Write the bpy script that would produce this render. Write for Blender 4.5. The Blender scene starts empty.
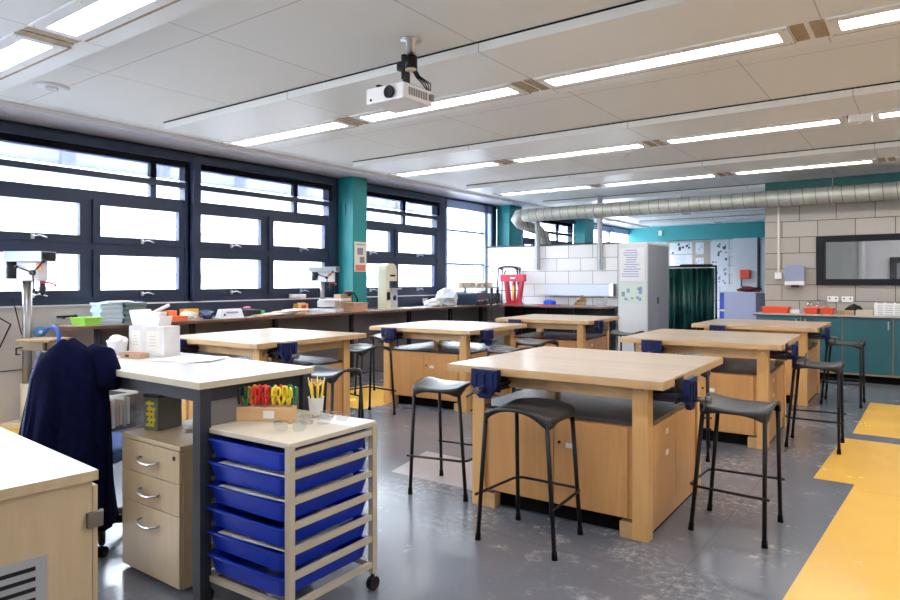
import bpy, bmesh, math, random
from mathutils import Vector, Matrix, Euler
random.seed(7)
SC = bpy.context.scene
COL = SC.collection
R = math.radians
# ---------------------------------------------------------------- camera, sky, exposure
cam_data = bpy.data.cameras.new('camera'); cam = bpy.data.objects.new('camera', cam_data); COL.objects.link(cam)
EYE = 1.36; FPX = 658.4
cam.location = (0, 0, EYE); cam.rotation_euler = (R(90), 0, R(36.02))
cam_data.sensor_width = 36; cam_data.lens = 36*FPX/900
cam_data.shift_y = -(300-281.1)/900
cam_data.clip_start = 0.05; cam_data.clip_end = 200
SC.camera = cam
W = bpy.data.worlds.new('sky'); SC.world = W; W.use_nodes = True
bg = W.node_tree.nodes['Background']; bg.inputs[0].default_value = (0.84, 0.92, 1.0, 1); bg.inputs[1].default_value = 21.0
LAMP_EMIT = 19.0
SC.view_settings.view_transform = 'Standard'; SC.view_settings.look = 'None'
SC.view_settings.exposure = 0.28; SC.view_settings.gamma = 1.0; SC.view_settings.use_curve_mapping = False
SC.cycles.use_denoising = True
SC.cycles.max_bounces = 8; SC.cycles.diffuse_bounces = 5; SC.cycles.glossy_bounces = 3
SC.cycles.transmission_bounces = 6; SC.cycles.transparent_max_bounces = 12
SC.cycles.caustics_reflective = False; SC.cycles.caustics_refractive = False
SC.cycles.sample_clamp_indirect = 5.0; SC.cycles.sample_clamp_direct = 30.0

# ---------------------------------------------------------------- materials
MATS = {}
def mat(name, col, rough=0.5, metal=0.0, var=0.0, scale=8.0, stretch=(1, 1, 1), col2=None, emit=None, estr=1.0, spec=0.5, bump=0.0, alpha=None, trans=0.0, coat=0.0):
    if name in MATS: return MATS[name]
    m = bpy.data.materials.new(name); m.use_nodes = True; nt = m.node_tree; b = nt.nodes['Principled BSDF']
    b.inputs['Base Color'].default_value = (*col, 1); b.inputs['Roughness'].default_value = rough
    b.inputs['Metallic'].default_value = metal; b.inputs['Specular IOR Level'].default_value = spec
    b.inputs['Transmission Weight'].default_value = trans; b.inputs['Coat Weight'].default_value = coat
    if emit: b.inputs['Emission Color'].default_value = (*emit, 1); b.inputs['Emission Strength'].default_value = estr
    if alpha is not None: b.inputs['Alpha'].default_value = alpha
    if var or col2:
        tc = nt.nodes.new('ShaderNodeTexCoord'); mp = nt.nodes.new('ShaderNodeMapping'); nz = nt.nodes.new('ShaderNodeTexNoise')
        mp.inputs['Scale'].default_value = stretch; nz.inputs['Scale'].default_value = scale; nz.inputs['Detail'].default_value = 6
        cr = nt.nodes.new('ShaderNodeValToRGB')
        c2 = col2 or tuple(min(1, c*(1-var)) for c in col)
        cr.color_ramp.elements[0].color = (*c2, 1); cr.color_ramp.elements[1].color = (*col, 1)
        cr.color_ramp.elements[0].position = 0.35; cr.color_ramp.elements[1].position = 0.62
        nt.links.new(tc.outputs['Object'], mp.inputs[0]); nt.links.new(mp.outputs[0], nz.inputs['Vector'])
        nt.links.new(nz.outputs['Fac'], cr.inputs[0]); nt.links.new(cr.outputs[0], b.inputs['Base Color'])
        if bump:
            bp = nt.nodes.new('ShaderNodeBump'); bp.inputs['Strength'].default_value = bump; bp.inputs['Distance'].default_value = 0.01
            nt.links.new(nz.outputs['Fac'], bp.inputs['Height']); nt.links.new(bp.outputs[0], b.inputs['Normal'])
    MATS[name] = m
    return m
class NB:   # small node helper
    def __init__(s, m): s.nt = m.node_tree
    def n(s, t, **k):
        x = s.nt.nodes.new(t)
        for a, v in k.items(): setattr(x, a, v)
        return x
    def val(s, sock, v):
        if isinstance(v, bpy.types.NodeSocket): s.nt.links.new(v, sock)
        else: sock.default_value = v
    def math(s, op, a, b=0.0, c=None):
        x = s.n('ShaderNodeMath', operation=op); s.val(x.inputs[0], a); s.val(x.inputs[1], b)
        if c is not None: s.val(x.inputs[2], c)
        return x.outputs[0]
    def mix(s, f, a, b, mode='MIX'):
        x = s.n('ShaderNodeMix', data_type='RGBA', blend_type=mode); s.val(x.inputs[0], f)
        s.val(x.inputs[6], a if isinstance(a, bpy.types.NodeSocket) else (*a, 1)); s.val(x.inputs[7], b if isinstance(b, bpy.types.NodeSocket) else (*b, 1))
        return x.outputs[2]
    def xyz(s):
        t = s.n('ShaderNodeTexCoord'); q = s.n('ShaderNodeSeparateXYZ'); s.nt.links.new(t.outputs['Object'], q.inputs[0])
        return t.outputs['Object'], q.outputs
    def noise(s, vec, scale, detail=5, sc=None, rough=0.55):
        if sc:
            mp = s.n('ShaderNodeMapping'); mp.inputs['Scale'].default_value = sc; s.nt.links.new(vec, mp.inputs[0]); vec = mp.outputs[0]
        x = s.n('ShaderNodeTexNoise'); x.inputs['Scale'].default_value = scale; x.inputs['Detail'].default_value = detail; x.inputs['Roughness'].default_value = rough
        s.nt.links.new(vec, x.inputs['Vector']); return x.outputs['Fac']
    def ramp(s, f, lo, hi):
        x = s.n('ShaderNodeMapRange'); s.val(x.inputs[0], f); x.inputs[1].default_value = lo; x.inputs[2].default_value = hi; return x.outputs[0]
    def line(s, co, off, period, w):   # 1 on a thin line repeated every period
        a = s.math('ADD', co, -off+w/2); b = s.math('FLOORED_MODULO', a, period); return s.math('LESS_THAN', b, w)
    def bsdf(s): return s.nt.nodes['Principled BSDF']
def new_mat(name, rough=0.5):
    m = mat(name, (0.5, 0.5, 0.5), rough); return m, NB(m)

def m_blocks(name, col, mortar, xoff, vary=0.12):
    m, b = new_mat(name, 0.85)
    v, q = b.xyz()
    cx = b.n('ShaderNodeCombineXYZ'); b.val(cx.inputs[0], b.math('ADD', q[0], xoff)); b.val(cx.inputs[1], b.math('ADD', q[2], -0.126))
    br = b.n('ShaderNodeTexBrick'); br.offset = 0.5; br.squash = 1
    b.nt.links.new(cx.outputs[0], br.inputs['Vector'])
    br.inputs['Scale'].default_value = 1; br.inputs['Brick Width'].default_value = 0.472; br.inputs['Row Height'].default_value = 0.236
    br.inputs['Mortar Size'].default_value = 0.005; br.inputs['Mortar Smooth'].default_value = 0.1; br.inputs['Bias'].default_value = 0
    br.inputs['Color1'].default_value = (*col, 1); br.inputs['Color2'].default_value = (*[c*(1-vary) for c in col], 1); br.inputs['Mortar'].default_value = (*mortar, 1)
    nz = b.ramp(b.noise(v, 90, 4), 0.3, 0.7)
    c = b.mix(b.math('MULTIPLY', nz, 0.22), br.outputs['Color'], [c*0.55 for c in col])
    b.nt.links.new(c, b.bsdf().inputs['Base Color'])
    bp = b.n('ShaderNodeBump'); bp.inputs['Strength'].default_value = 0.5; bp.inputs['Distance'].default_value = 0.01
    b.nt.links.new(b.math('SUBTRACT', 1.0, br.outputs['Fac']), bp.inputs['Height']); b.nt.links.new(bp.outputs[0], b.bsdf().inputs['Normal'])
    return m
def m_wood(name, col, dark, grain='x', plank=0.0, rough=0.45, stain=0.0, staincol=(0.2, 0.15, 0.1)):
    m, b = new_mat(name, rough); v, q = b.xyz()
    sc = {'x': (1.2, 14, 14), 'y': (14, 1.2, 14), 'z': (14, 14, 1.2)}[grain]
    g = b.ramp(b.noise(v, 3.0, 8, sc), 0.32, 0.68); g2 = b.ramp(b.noise(v, 0.9, 3, sc), 0.35, 0.65)
    c = b.mix(b.math('MULTIPLY', g, 0.5), col, dark); c = b.mix(b.math('MULTIPLY', g2, 0.35), c, dark)
    if plank:
        ax = q[1] if grain == 'x' else q[0]
        pl = b.math('FLOOR', b.math('DIVIDE', b.math('ADD', ax, 10.0), plank))
        wn = b.n('ShaderNodeTexWhiteNoise', noise_dimensions='1D'); b.nt.links.new(pl, wn.inputs['W'])
        c = b.mix(b.math('MULTIPLY', wn.outputs[0], 0.55), c, [a*0.72 for a in col])
        c = b.mix(b.math('MULTIPLY', b.line(ax, 0.0, plank, 0.003), 0.6), c, [a*0.4 for a in dark])
    if stain:
        s = b.ramp(b.noise(v, 5, 6), 0.56, 0.75); c = b.mix(b.math('MULTIPLY', s, stain), c, staincol); s2 = b.ramp(b.noise(v, 24, 8, rough=0.75), 0.60, 0.72); c = b.mix(b.math('MULTIPLY', s2, stain*0.7), c, staincol)
    b.nt.links.new(c, b.bsdf().inputs['Base Color'])
    return m
# floor: grey vinyl with pale scuffs, joints
def m_floor(name, base, dark, scuff):
    m, b = new_mat(name, 0.34); v, q = b.xyz()
    n1 = b.ramp(b.noise(v, 1.3, 3), 0.25, 0.8); c = b.mix(b.math('MULTIPLY', n1, 0.7), base, dark)
    n2 = b.ramp(b.noise(v, 5.5, 12, rough=0.78), 0.54, 0.66); n3 = b.ramp(b.noise(v, 1.1, 3), 0.50, 0.62)
    c = b.mix(b.math('MULTIPLY', b.math('MULTIPLY', n2, n3), 0.75), c, scuff)
    if name == 'floor_vinyl':
        for sx, sy, sr in ((-2.15, 3.0, 0.30), (-2.05, 3.25, 0.22), (-1.55, 3.75, 0.22), (-1.2, 3.25, 0.25), (-2.7, 3.5, 0.5), (-1.05, 4.3, 0.45), (-0.9, 3.0, 0.3), (-0.9, 5.9, 0.5), (-3.3, 3.0, 0.5), (-1.2, 5.2, 0.4)):
            d = b.math('SQRT', b.math('ADD', b.math('POWER', b.math('ADD', q[0], -sx), 2.0), b.math('POWER', b.math('ADD', q[1], -sy), 2.0)))
            k = b.math('MULTIPLY', b.ramp(d, sr, sr*0.25), b.ramp(b.noise(v, 22, 10, rough=0.8), 0.48, 0.60))
            c = b.mix(b.math('MULTIPLY', k, 0.42), c, scuff)
    n4 = b.ramp(b.noise(v, 45, 6, rough=0.75), 0.60, 0.72); c = b.mix(b.math('MULTIPLY', n4, 0.4), c, scuff)
    ln = b.math('MAXIMUM', b.line(q[0], -2.93, 2.0, 0.006), b.line(q[1], 3.02, 2.0, 0.006))
    c = b.mix(b.math('MULTIPLY', ln, 0.35), c, [a*0.4 for a in dark])
    b.nt.links.new(c, b.bsdf().inputs['Base Color'])
    r = b.math('ADD', b.math('MULTIPLY', b.noise(v, 2.5, 6), 0.26), 0.10); b.nt.links.new(r, b.bsdf().inputs['Roughness'])
    return m
M_FLOOR = m_floor('floor_vinyl', (0.150, 0.162, 0.195), (0.105, 0.113, 0.138), (0.56, 0.54, 0.54))
M_YELLOW = m_floor('floor_yellow', (0.88, 0.52, 0.09), (0.80, 0.45, 0.07), (0.62, 0.42, 0.16))
M_PATCH = m_floor('floor_patch', (0.40, 0.36, 0.37), (0.34, 0.31, 0.32), (0.6, 0.57, 0.55))
def m_ceiling(name, px, ox, py, oy, col, rg=0.6):
    m, b = new_mat(name, rg); v, q = b.xyz()
    ln = b.line(q[0], ox, px, 0.009)
    if py: ln = b.math('MAXIMUM', ln, b.line(q[1], oy, py, 0.009))
    n = b.ramp(b.noise(v, 1.2, 4), 0.3, 0.7); c = b.mix(b.math('MULTIPLY', n, 0.25), col, [a*0.9 for a in col])
    c = b.mix(b.math('MULTIPLY', ln, 0.55), c, (0.30, 0.26, 0.22)); b.nt.links.new(c, b.bsdf().inputs['Base Color'])
    return m
M_CEIL = m_ceiling('ceiling_tile', 1.32, -5.07, 2.66, 2.5, (0.84, 0.85, 0.83))
M_RAFT = m_ceiling('ceiling_raft', 1.90, -4.30, 0, 0, (0.87, 0.88, 0.86), 0.36)
M_BLOCKW = m_blocks('white_blocks', (0.84, 0.84, 0.85), (0.20, 0.20, 0.21), 0.13)
M_BLOCKG = m_blocks('grey_blocks', (0.43, 0.40, 0.36), (0.08, 0.065, 0.05), 0.134, 0.14)
M_BTOP = m_wood('bench_top_wood', (0.56, 0.43, 0.295), (0.41, 0.29, 0.18), 'x', 0.16, 0.33, 0.6, (0.36, 0.27, 0.20))
M_BTOP.node_tree.nodes['Principled BSDF'].inputs['Coat Weight'].default_value = 0.25; M_BTOP.node_tree.nodes['Principled BSDF'].inputs['Coat Roughness'].default_value = 0.18
M_BEDGE = m_wood('bench_edge_wood', (0.62, 0.40, 0.20), (0.42, 0.24, 0.10), 'x', 0, 0.5, 0.4, (0.2, 0.13, 0.08))
M_LEG = m_wood('leg_beech', (0.72, 0.43, 0.17), (0.56, 0.30, 0.10), 'z', 0, 0.4, 0.25, (0.5, 0.3, 0.14))
M_PLY = m_wood('door_veneer', (0.62, 0.33, 0.125), (0.48, 0.23, 0.08), 'z', 0, 0.38)
M_MAPLE = m_wood('maple_laminate', (0.55, 0.42, 0.27), (0.44, 0.32, 0.19), 'z', 0, 0.4)
M_DKTOP = mat('cabinet_top_grey', (0.055, 0.046, 0.048), 0.22, spec=0.35, var=0.3, scale=4)
M_BLACK = mat('black_paint', (0.010, 0.010, 0.012), 0.4, spec=0.22)
M_RUBBER = mat('black_rubber', (0.006, 0.006, 0.006), 0.9, spec=0.1)
M_SEAT = mat('stool_plastic', (0.022, 0.022, 0.024), 0.32, spec=0.35, var=0.4, scale=25)
M_VISE = mat('vise_blue', (0.006, 0.013, 0.095), 0.42, spec=0.3, var=0.4, scale=20)
M_VDARK = mat('vise_screw_dark', (0.03, 0.03, 0.05), 0.4, metal=0.6)
M_VSCREW = mat('vise_screw', (0.20, 0.19, 0.19), 0.4, metal=0.9)
M_STEEL = mat('bright_steel', (0.62, 0.62, 0.64), 0.28, metal=1.0)
M_GALV = mat('galvanised_steel', (0.50, 0.50, 0.46), 0.36, metal=0.75, var=0.25, scale=6)
M_DUCT, _b = new_mat('duct_steel', 0.5); _v, _q = _b.xyz(); _n = _b.ramp(_b.noise(_v, 5, 6), 0.3, 0.7)
_c = _b.mix(_n, (0.46, 0.47, 0.42), (0.34, 0.35, 0.31)); _c = _b.mix(_b.math('MULTIPLY', _b.line(_b.math('ADD', _q[0], _b.math('MULTIPLY', _q[2], 0.1)), 0, 0.16, 0.012), 0.75), _c, (0.10, 0.10, 0.08))
_b.nt.links.new(_c, _b.bsdf().inputs['Base Color']); _b.bsdf().inputs['Metallic'].default_value = 0.55
M_WHITE = mat('white_plastic', (0.86, 0.86, 0.87), 0.4)
M_OFFW = mat('white_laminate', (0.80, 0.80, 0.83), 0.22, var=0.05, scale=5)
M_FRAME = mat('window_frame_navy', (0.016, 0.026, 0.058), 0.4, spec=0.35)
M_NAVYD = mat('blind_box_navy', (0.010, 0.018, 0.045), 0.5)
M_TEAL = mat('teal_paint', (0.01, 0.20, 0.22), 0.5)
M_TEALD = mat('teal_beam', (0.008, 0.10, 0.10), 0.5)
M_TEALCAB = mat('teal_cabinet', (0.030, 0.135, 0.165), 0.35, var=0.12, scale=3)
M_PANEL = mat('wall_panel_grey', (0.56, 0.52, 0.50), 0.6, var=0.12, scale=1.5)
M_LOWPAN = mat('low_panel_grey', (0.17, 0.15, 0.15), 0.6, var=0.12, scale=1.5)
M_WALLW = mat('white_wall', (0.78, 0.80, 0.80), 0.7)
M_DKGREY = mat('dark_steel_frame', (0.026, 0.028, 0.037), 0.5, spec=0.25)
M_BRTOP = mat('brown_worktop', (0.16, 0.07, 0.045), 0.4, var=0.3, scale=4)
M_WTOP = mat('worktop_surface', (0.38, 0.33, 0.31), 0.22, var=0.2, scale=5)
M_BLUETRAY = mat('blue_tray_plastic', (0.004, 0.030, 0.42), 0.38)
M_BEIGE = mat('beige_metal', (0.50, 0.43, 0.33), 0.45)
M_TAN = mat('tan_perforated', (0.42, 0.32, 0.20), 0.7, var=0.3, scale=60)
M_LAMP = mat('lamp_diffuser', (0.9, 0.9, 0.9), 0.5, emit=(1.0, 0.98, 0.96), estr=LAMP_EMIT)
M_RED = mat('red_paint', (0.50, 0.012, 0.04), 0.4)
M_CARD = mat('cardboard', (0.42, 0.27, 0.15), 0.8, var=0.2, scale=15)
M_PAPER = mat('paper', (0.80, 0.80, 0.82), 0.8)
M_CREAM = mat('cream_paint', (0.72, 0.65, 0.48), 0.4)
M_LILAC = mat('lilac_laminate', (0.42, 0.48, 0.72), 0.4)
def m_glass(name, tint=(1, 1, 1), fac=0.06, rough=0.02):
    m = bpy.data.materials.new(name); m.use_nodes = True; nt = m.node_tree; nt.nodes.clear()
    o = nt.nodes.new('ShaderNodeOutputMaterial'); t = nt.nodes.new('ShaderNodeBsdfTransparent'); g = nt.nodes.new('ShaderNodeBsdfGlossy'); mx = nt.nodes.new('ShaderNodeMixShader')
    t.inputs[0].default_value = (*tint, 1); g.inputs['Roughness'].default_value = rough; mx.inputs[0].default_value = fac
    nt.links.new(t.outputs[0], mx.inputs[1]); nt.links.new(g.outputs[0], mx.inputs[2]); nt.links.new(mx.outputs[0], o.inputs[0]); MATS[name] = m
    return m
M_GLASS = m_glass('window_glass', (0.97, 0.98, 1.0))
M_GOGGLE = m_glass('clear_plastic', (0.90, 0.92, 0.94), 0.10, 0.10)
M_MESH = m_glass('blind_mesh', (0.33, 0.34, 0.40), 0.01, 0.5)
M_SCREENG = m_glass('internal_glass', (0.98, 0.985, 0.99), 0.04)

# ---------------------------------------------------------------- mesh builder
class MB:
    def __init__(s): s.bm = bmesh.new(); s.smooth = False
    def _fin(s, vs, fs, mi, sm):
        for f in fs: f.material_index = mi; f.smooth = sm
    def box(s, c, d, rz=0, mi=0, bev=0, rx=0, ry=0):
        m = Matrix.Translation(c) @ Euler((rx, ry, rz)).to_matrix().to_4x4() @ Matrix.Diagonal((d[0], d[1], d[2], 1))
        r = bmesh.ops.create_cube(s.bm, size=1.0, matrix=m); vs = r['verts']
        fs = set(f for v in vs for f in v.link_faces)
        for f in fs: f.material_index = mi
        if bev:
            es = list(set(e for v in vs for e in v.link_edges))
            bmesh.ops.bevel(s.bm, geom=es, offset=bev, segments=2, affect='EDGES', profile=0.6, clamp_overlap=True)
        return s
    def bx(s, x0, x1, y0, y1, z0, z1, mi=0, bev=0):
        return s.box(((x0+x1)/2, (y0+y1)/2, (z0+z1)/2), (abs(x1-x0), abs(y1-y0), abs(z1-z0)), 0, mi, bev)
    def ring(s, c, ax, r, n, up=None):
        ax = Vector(ax).normalized(); u = ax.orthogonal().normalized() if up is None else up; w = ax.cross(u).normalized(); u = w.cross(ax)
        return [s.bm.verts.new(Vector(c)+u*math.cos(2*math.pi*i/n)*r+w*math.sin(2*math.pi*i/n)*r) for i in range(n)]
    def _skin(s, rings, mi, cap=True, sm=True, closed=False):
        n = len(rings[0]); L = len(rings)
        for k in range(L if closed else L-1):
            a, b = rings[k], rings[(k+1) % L]
            for i in range(n):
                try: f = s.bm.faces.new((a[i], a[(i+1) % n], b[(i+1) % n], b[i])); f.material_index = mi; f.smooth = sm
                except ValueError: pass
        if cap and not closed:
            f = s.bm.faces.new(rings[0][::-1]); f.material_index = mi
            f = s.bm.faces.new(rings[-1]); f.material_index = mi
    def cyl(s, a, b, r, r2=None, n=14, mi=0):
        ax = Vector(b)-Vector(a); u = ax.orthogonal().normalized()
        s._skin([s.ring(a, ax, r, n, u), s.ring(b, ax, r if r2 is None else r2, n, u)], mi); return s
    def tube(s, pts, r, n=8, mi=0, closed=False):
        P = [Vector(p) for p in pts]; rings = []; L = len(P)
        t0 = (P[1]-P[0]).normalized(); u = t0.orthogonal().normalized()
        for k in range(L):
            if closed: t = (P[(k+1) % L]-P[k-1]).normalized()
            else: t = (P[min(k+1, L-1)]-P[max(k-1, 0)]).normalized()
            u = (u-t*u.dot(t)).normalized(); rr = r[k] if isinstance(r, (list, tuple)) else r
            rings.append(s.ring(P[k], t, rr, n, u))
        s._skin(rings, mi, True, True, closed); return s
    def lathe(s, prof, c=(0, 0, 0), n=20, mi=0, axis='z'):
        rings = []
        for r, z in prof:
            ring = []
            for i in range(n):
                a = 2*math.pi*i/n; p = (r*math.cos(a), r*math.sin(a), z)
                if axis == 'y': p = (p[0], p[2], p[1])
                if axis == 'x': p = (p[2], p[0], p[1])
                ring.append(s.bm.verts.new((p[0]+c[0], p[1]+c[1], p[2]+c[2])))
            rings.append(ring)
        s._skin(rings, mi); return s
    def prism(s, pts, a, b, plane='xy', mi=0):   # polygon in a plane, extruded along the third axis from a to b
        def P(u, v, w): return {'xy': (u, v, w), 'xz': (u, w, v), 'yz': (w, u, v)}[plane]
        A = [s.bm.verts.new(P(u, v, a)) for u, v in pts]; B = [s.bm.verts.new(P(u, v, b)) for u, v in pts]; n = len(pts)
        fs = [s.bm.faces.new(A[::-1]), s.bm.faces.new(B)] + [s.bm.faces.new((A[i], A[(i+1) % n], B[(i+1) % n], B[i])) for i in range(n)]
        for f in fs: f.material_index = mi
        return s
    def blob(s, c, d, seed=0, amp=0.25, mi=0, sub=2):   # crumpled lump
        r = bmesh.ops.create_icosphere(s.bm, subdivisions=sub, radius=0.5); rnd = random.Random(seed)
        for v in r['verts']:
            k = 1+rnd.uniform(-amp, amp); v.co = Vector((v.co.x*d[0]*k, v.co.y*d[1]*k, max(-0.42, v.co.z*k)*d[2]))+Vector(c)
        for f in set(f for v in r['verts'] for f in v.link_faces): f.material_index = mi
        return s
    def obj(s, name, mats, parent=None, loc=None, rz=0):
        bmesh.ops.recalc_face_normals(s.bm, faces=s.bm.faces[:])
        me = bpy.data.meshes.new(name); s.bm.to_mesh(me); s.bm.free()
        for m in (mats if isinstance(mats, (list, tuple)) else [mats]): me.materials.append(m)
        o = bpy.data.objects.new(name, me); COL.objects.link(o)
        if parent is not None: o.parent = parent
        if loc is not None: o.location = loc
        if rz: o.rotation_euler = (0, 0, rz)
        return o
def tag(o, label, cat, group=None, kind=None):
    o['label'] = label; o['category'] = cat
    if group: o['group'] = group
    if kind: o['kind'] = kind
    return o
def struct(o): o['kind'] = 'structure'; return o
def thing(name, label, cat, loc=(0, 0, 0), rz=0, group=None):
    o = bpy.data.objects.new(name, None); COL.objects.link(o); o.location = loc; o.rotation_euler = (0, 0, rz); o.empty_display_size = 0.1
    return tag(o, label, cat, group)
def dup(root, loc, rz, label, group=None):
    r = root.copy(); COL.objects.link(r); r.location = loc; r.rotation_euler = (0, 0, rz); r['label'] = label
    if group: r['group'] = group
    for ch in list(root.children):
        c = ch.copy(); COL.objects.link(c); c.parent = r
        for g in list(ch.children):
            d = g.copy(); COL.objects.link(d); d.parent = c
    return r
def one(name, mb, mats, label, cat, loc=None, rz=0, group=None):
    return tag(mb.obj(name, mats, None, loc, rz), label, cat, group)

# ================================================================ SETTING
XW, ZH, ZR, HEAD, SILL = -7.1, 2.94, 2.87, 2.85, 1.12
XR, YN, YF = 2.9, -2.6, 18.9
# floor with painted yellow zones (plan polygons in the same mesh)
f = MB(); f.bx(XW, XR, YN, YF, -0.1, 0)
def fpoly(pts, mi): f.prism(pts, 0.0, 0.0015, 'xy', mi)
XY = 0.75
fpoly([(-0.645, 5.15), (XY, 5.15), (XY, 6.62), (-0.60, 6.62)], 1)
fpoly([(-0.60, 1.2), (XY, 1.2), (XY, 5.15), (-0.40, 5.15)], 1)
fpoly([(-0.55, 6.88), (XY, 6.88), (XY, 8.72), (-0.53, 8.72)], 1)
fpoly([(-5.95, 5.10), (-4.85, 5.10), (-4.85, 6.35), (-5.95, 6.35)], 1)
fpoly([(XW, 1.6), (-6.35, 1.6), (-6.35, 2.62), (XW, 2.62)], 1)
fpoly([(-3.1, 3.55), (-2.15, 3.55), (-2.15, 4.1), (-3.25, 4.15)], 2)
struct(f.obj('floor', [M_FLOOR, M_YELLOW, M_PATCH]))
# ceiling: high tiled field, dropped rafts
c = MB(); c.bx(XW, XR, YN, YF, ZH, ZH+0.1, 0)
FAS = [-4.34, -1.68, 0.97, 3.62, 6.28, 8.92, 11.58, 14.2, 16.9]
for k, y in enumerate(FAS):
    w = min(1.17, YF-y-0.01); w = w
    c.bx(-6.15, XR, y, y+w, ZR+0.012, ZH, 1)
    c.bx(-6.15, XR, y, y+w, ZR, ZR+0.012, 1)
    c.bx(-6.15, XR, y-0.004, y, ZH-0.012, ZH-0.001, 2)
c.bx(XW, -6.55, YN, YF, ZR+0.02, ZH, 3)
struct(c.obj('ceiling', [M_CEIL, M_RAFT, M_BLACK, M_OFFW]))
# walls out of view close the room
struct(MB().bx(XR, XR+0.12, YN, YF, 0, ZH).obj('wall_right', M_WALLW))
struct(MB().bx(XW, XR, YN-0.12, YN, 0, ZH).obj('wall_near', M_WALLW))
# far wall: white blocks, beige board area, teal band above
w = MB(); w.bx(XW, XR, YF, YF+0.12, 0, 2.50, 0); w.bx(XW, XR, YF-0.26, YF+0.12, 2.50, ZH, 1)
w.bx(-4.23, -1.0, YF-0.25, YF, 0, 2.50, 2)
struct(w.obj('wall_far', [M_BLOCKW, M_TEAL, M_WALLW]))
# right block wall with opening for the internal window
w = MB(); y0, y1 = 10.95, 11.10
w.bx(-2.02, -1.25, y0, y1, 0, 2.50); w.bx(-1.25, 0.55, y0, y1, 0, 1.36); w.bx(-1.25, 0.55, y0, y1, 1.95, 2.50); w.bx(0.55, XR, y0, y1, 0, 2.50)
struct(w.obj('wall_back', M_BLOCKG))
struct(MB().bx(-2.02, XR, 10.955, 11.095, 2.50, 2.86).obj('trim_1', M_TEALD))
# half height partition
w = MB(); w.bx(XW+0.02, -4.38, 11.0, 11.12, 0, 2.02); w.bx(XW+0.02, -4.36, 10.99, 11.13, 2.02, 2.045, 1); w.bx(-4.38, -4.35, 10.985, 11.135, 0, 2.03, 1)
struct(w.obj('wall_partition', [M_BLOCKW, M_DKGREY]))
# window wall
w = MB(); w.bx(XW-0.14, XW, YN, YF, 0, SILL-0.014, 0); w.bx(XW-0.14, XW, YN, YF, HEAD, ZH, 1)
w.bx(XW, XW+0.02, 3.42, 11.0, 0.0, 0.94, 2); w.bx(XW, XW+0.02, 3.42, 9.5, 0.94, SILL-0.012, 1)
w.bx(XW-0.14, XW+0.03, YN, 9.55, SILL-0.014, SILL, 4); w.bx(XW-0.02, XW+0.012, 1.0, 3.42, 0.50, 0.508, 3)
w.bx(XW-0.14, XW, 6.80, 7.0, SILL-0.03, HEAD, 1); w.bx(XW-0.14, XW, 9.42, 9.62, SILL-0.03, HEAD, 5); w.bx(XW-0.14, XW+0.09, 4.50, 4.60, SILL, HEAD-0.005, 5); w.bx(XW-0.14, XW, 11.2, 11.38, 0.9, HEAD, 1)
struct(w.obj('wall_left', [M_PANEL, M_NAVYD, M_LOWPAN, M_DKGREY, M_OFFW, M_FRAME]))
def teal_column(n, y, wy, d=0.3):
    struct(MB().bx(XW, XW+d, y, y+wy, 0.95 if n == 2 else 0.0, ZR+0.02, bev=0.004).obj('trim_%d' % n, M_TEAL))
teal_column(2, 6.94, 0.30); teal_column(3, 11.38, 0.50); teal_column(4, 14.95, 0.55)

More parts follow.
